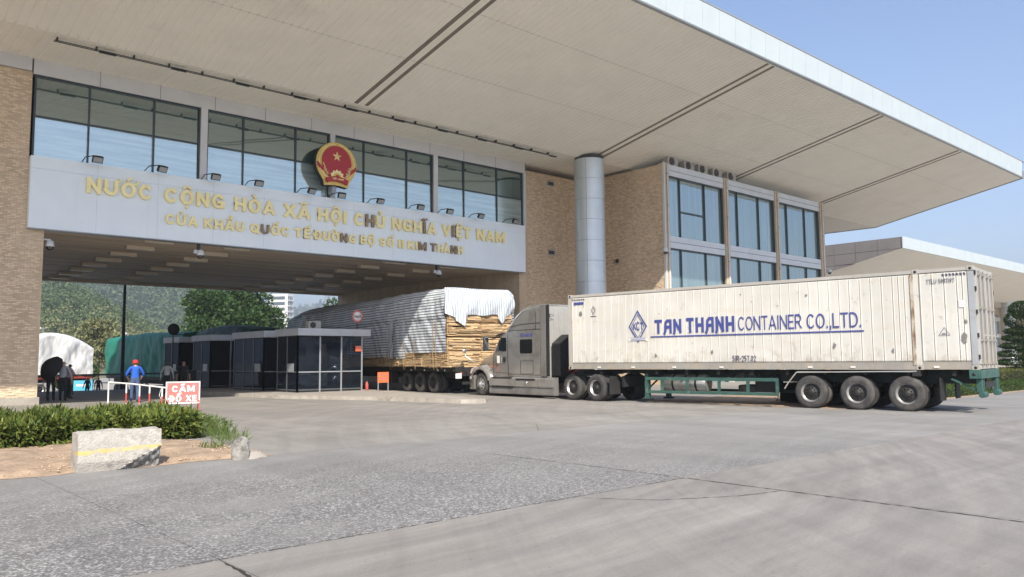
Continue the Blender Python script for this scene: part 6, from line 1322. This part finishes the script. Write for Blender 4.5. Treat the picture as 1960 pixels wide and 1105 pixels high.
sp = tpart('side_fascia', MB().prism([(ay+.06, az+.0), (ay+10.6, az-2.42), (ay+40, az-2.4), (ay+40, az+1.22), (ay+.06, az+1.22)], 'x', ax-.02, ax+.07), ['dark_joint'], rf)
for i in range(8):
    for j in range(3):
        y0_, y1_ = ay+.2+i*2.5, ay+.2+i*2.5+2.46; z1_ = az+1.2-j*1.25; z0_ = z1_-1.21; lo = lambda y: max(az-2.4, az-(y-ay)*.2296)
        a, b = max(z0_, lo(y0_)), max(z0_, lo(y1_))
        if z1_-b < .1: continue
        tpart('grey_panel', MB().prism([(y0_, min(z1_-.01, a)), (y1_, b), (y1_, z1_), (y0_, z1_)], 'x', ax-.06, ax-.021), ['taupe_panel'], rf)
for X in (160.5, 178): 
    c_ = tpart('column', MB().lathe([(.98, 0), (.98, az-2.4)], 30, (X, 46.2, 0)), ['dark_joint'])
    for k in range(9): tpart('cladding_panel', MB().lathe([(1.0, k*1.25+.015), (1.01, k*1.25+.03), (1.01, k*1.25+1.23), (1.0, k*1.25+1.245)], 24, (X, 46.2, 0)), ['steel'], c_, fixn=False)
MT['beige_wall'] = mat('beige_render', (.55, .47, .36), .8, var=.08, scale=.5)
wl_ = tpart('wall', MB().box(120, 250, 52.5, 70, -.05, 11), ['beige_wall'])
for k in range(12):
    x = 124+k*9.5; wd = tpart('window', MB().box(x, x+4.2, 52.38, 52.5, 1.2, 9.4), ['frame_dark'], wl_); tpart('pane', MB().box(x+.15, x+4.05, 52.33, 52.385, 1.35, 9.25), ['glass_blue'], wl_)
    for z in (2.4, 5.0, 8.2): tpart('sill_band', MB().box(x-.3, x+4.5, 52.1, 52.34, z, z+.75), ['strip_white'], wl_)
    tpart('pier', MB().box(x+5.6, x+7.6, 51.6, 52.5, 0, 10.8), ['beige_wall'], wl_)

# ------------------------------------------------------------------ haze in the valley air
m = bpy.data.materials.new('valley_haze'); m.use_nodes = True; nt = m.node_tree; nt.nodes.clear()
ou = nt.nodes.new('ShaderNodeOutputMaterial'); pv = nt.nodes.new('ShaderNodeVolumePrincipled'); pv.inputs['Color'].default_value = (.80, .87, .96, 1); pv.inputs['Density'].default_value = .00062; pv.inputs['Anisotropy'].default_value = .2
nt.links.new(pv.outputs[0], ou.inputs['Volume']); MT['haze'] = m
o = part('haze', MB().box(-3200, 3200, -3200, 3400, -2.7, 232), ['haze']); o['kind'] = 'stuff'; o['label'] = 'thin pale haze in the air over the whole valley'; o['category'] = 'haze'
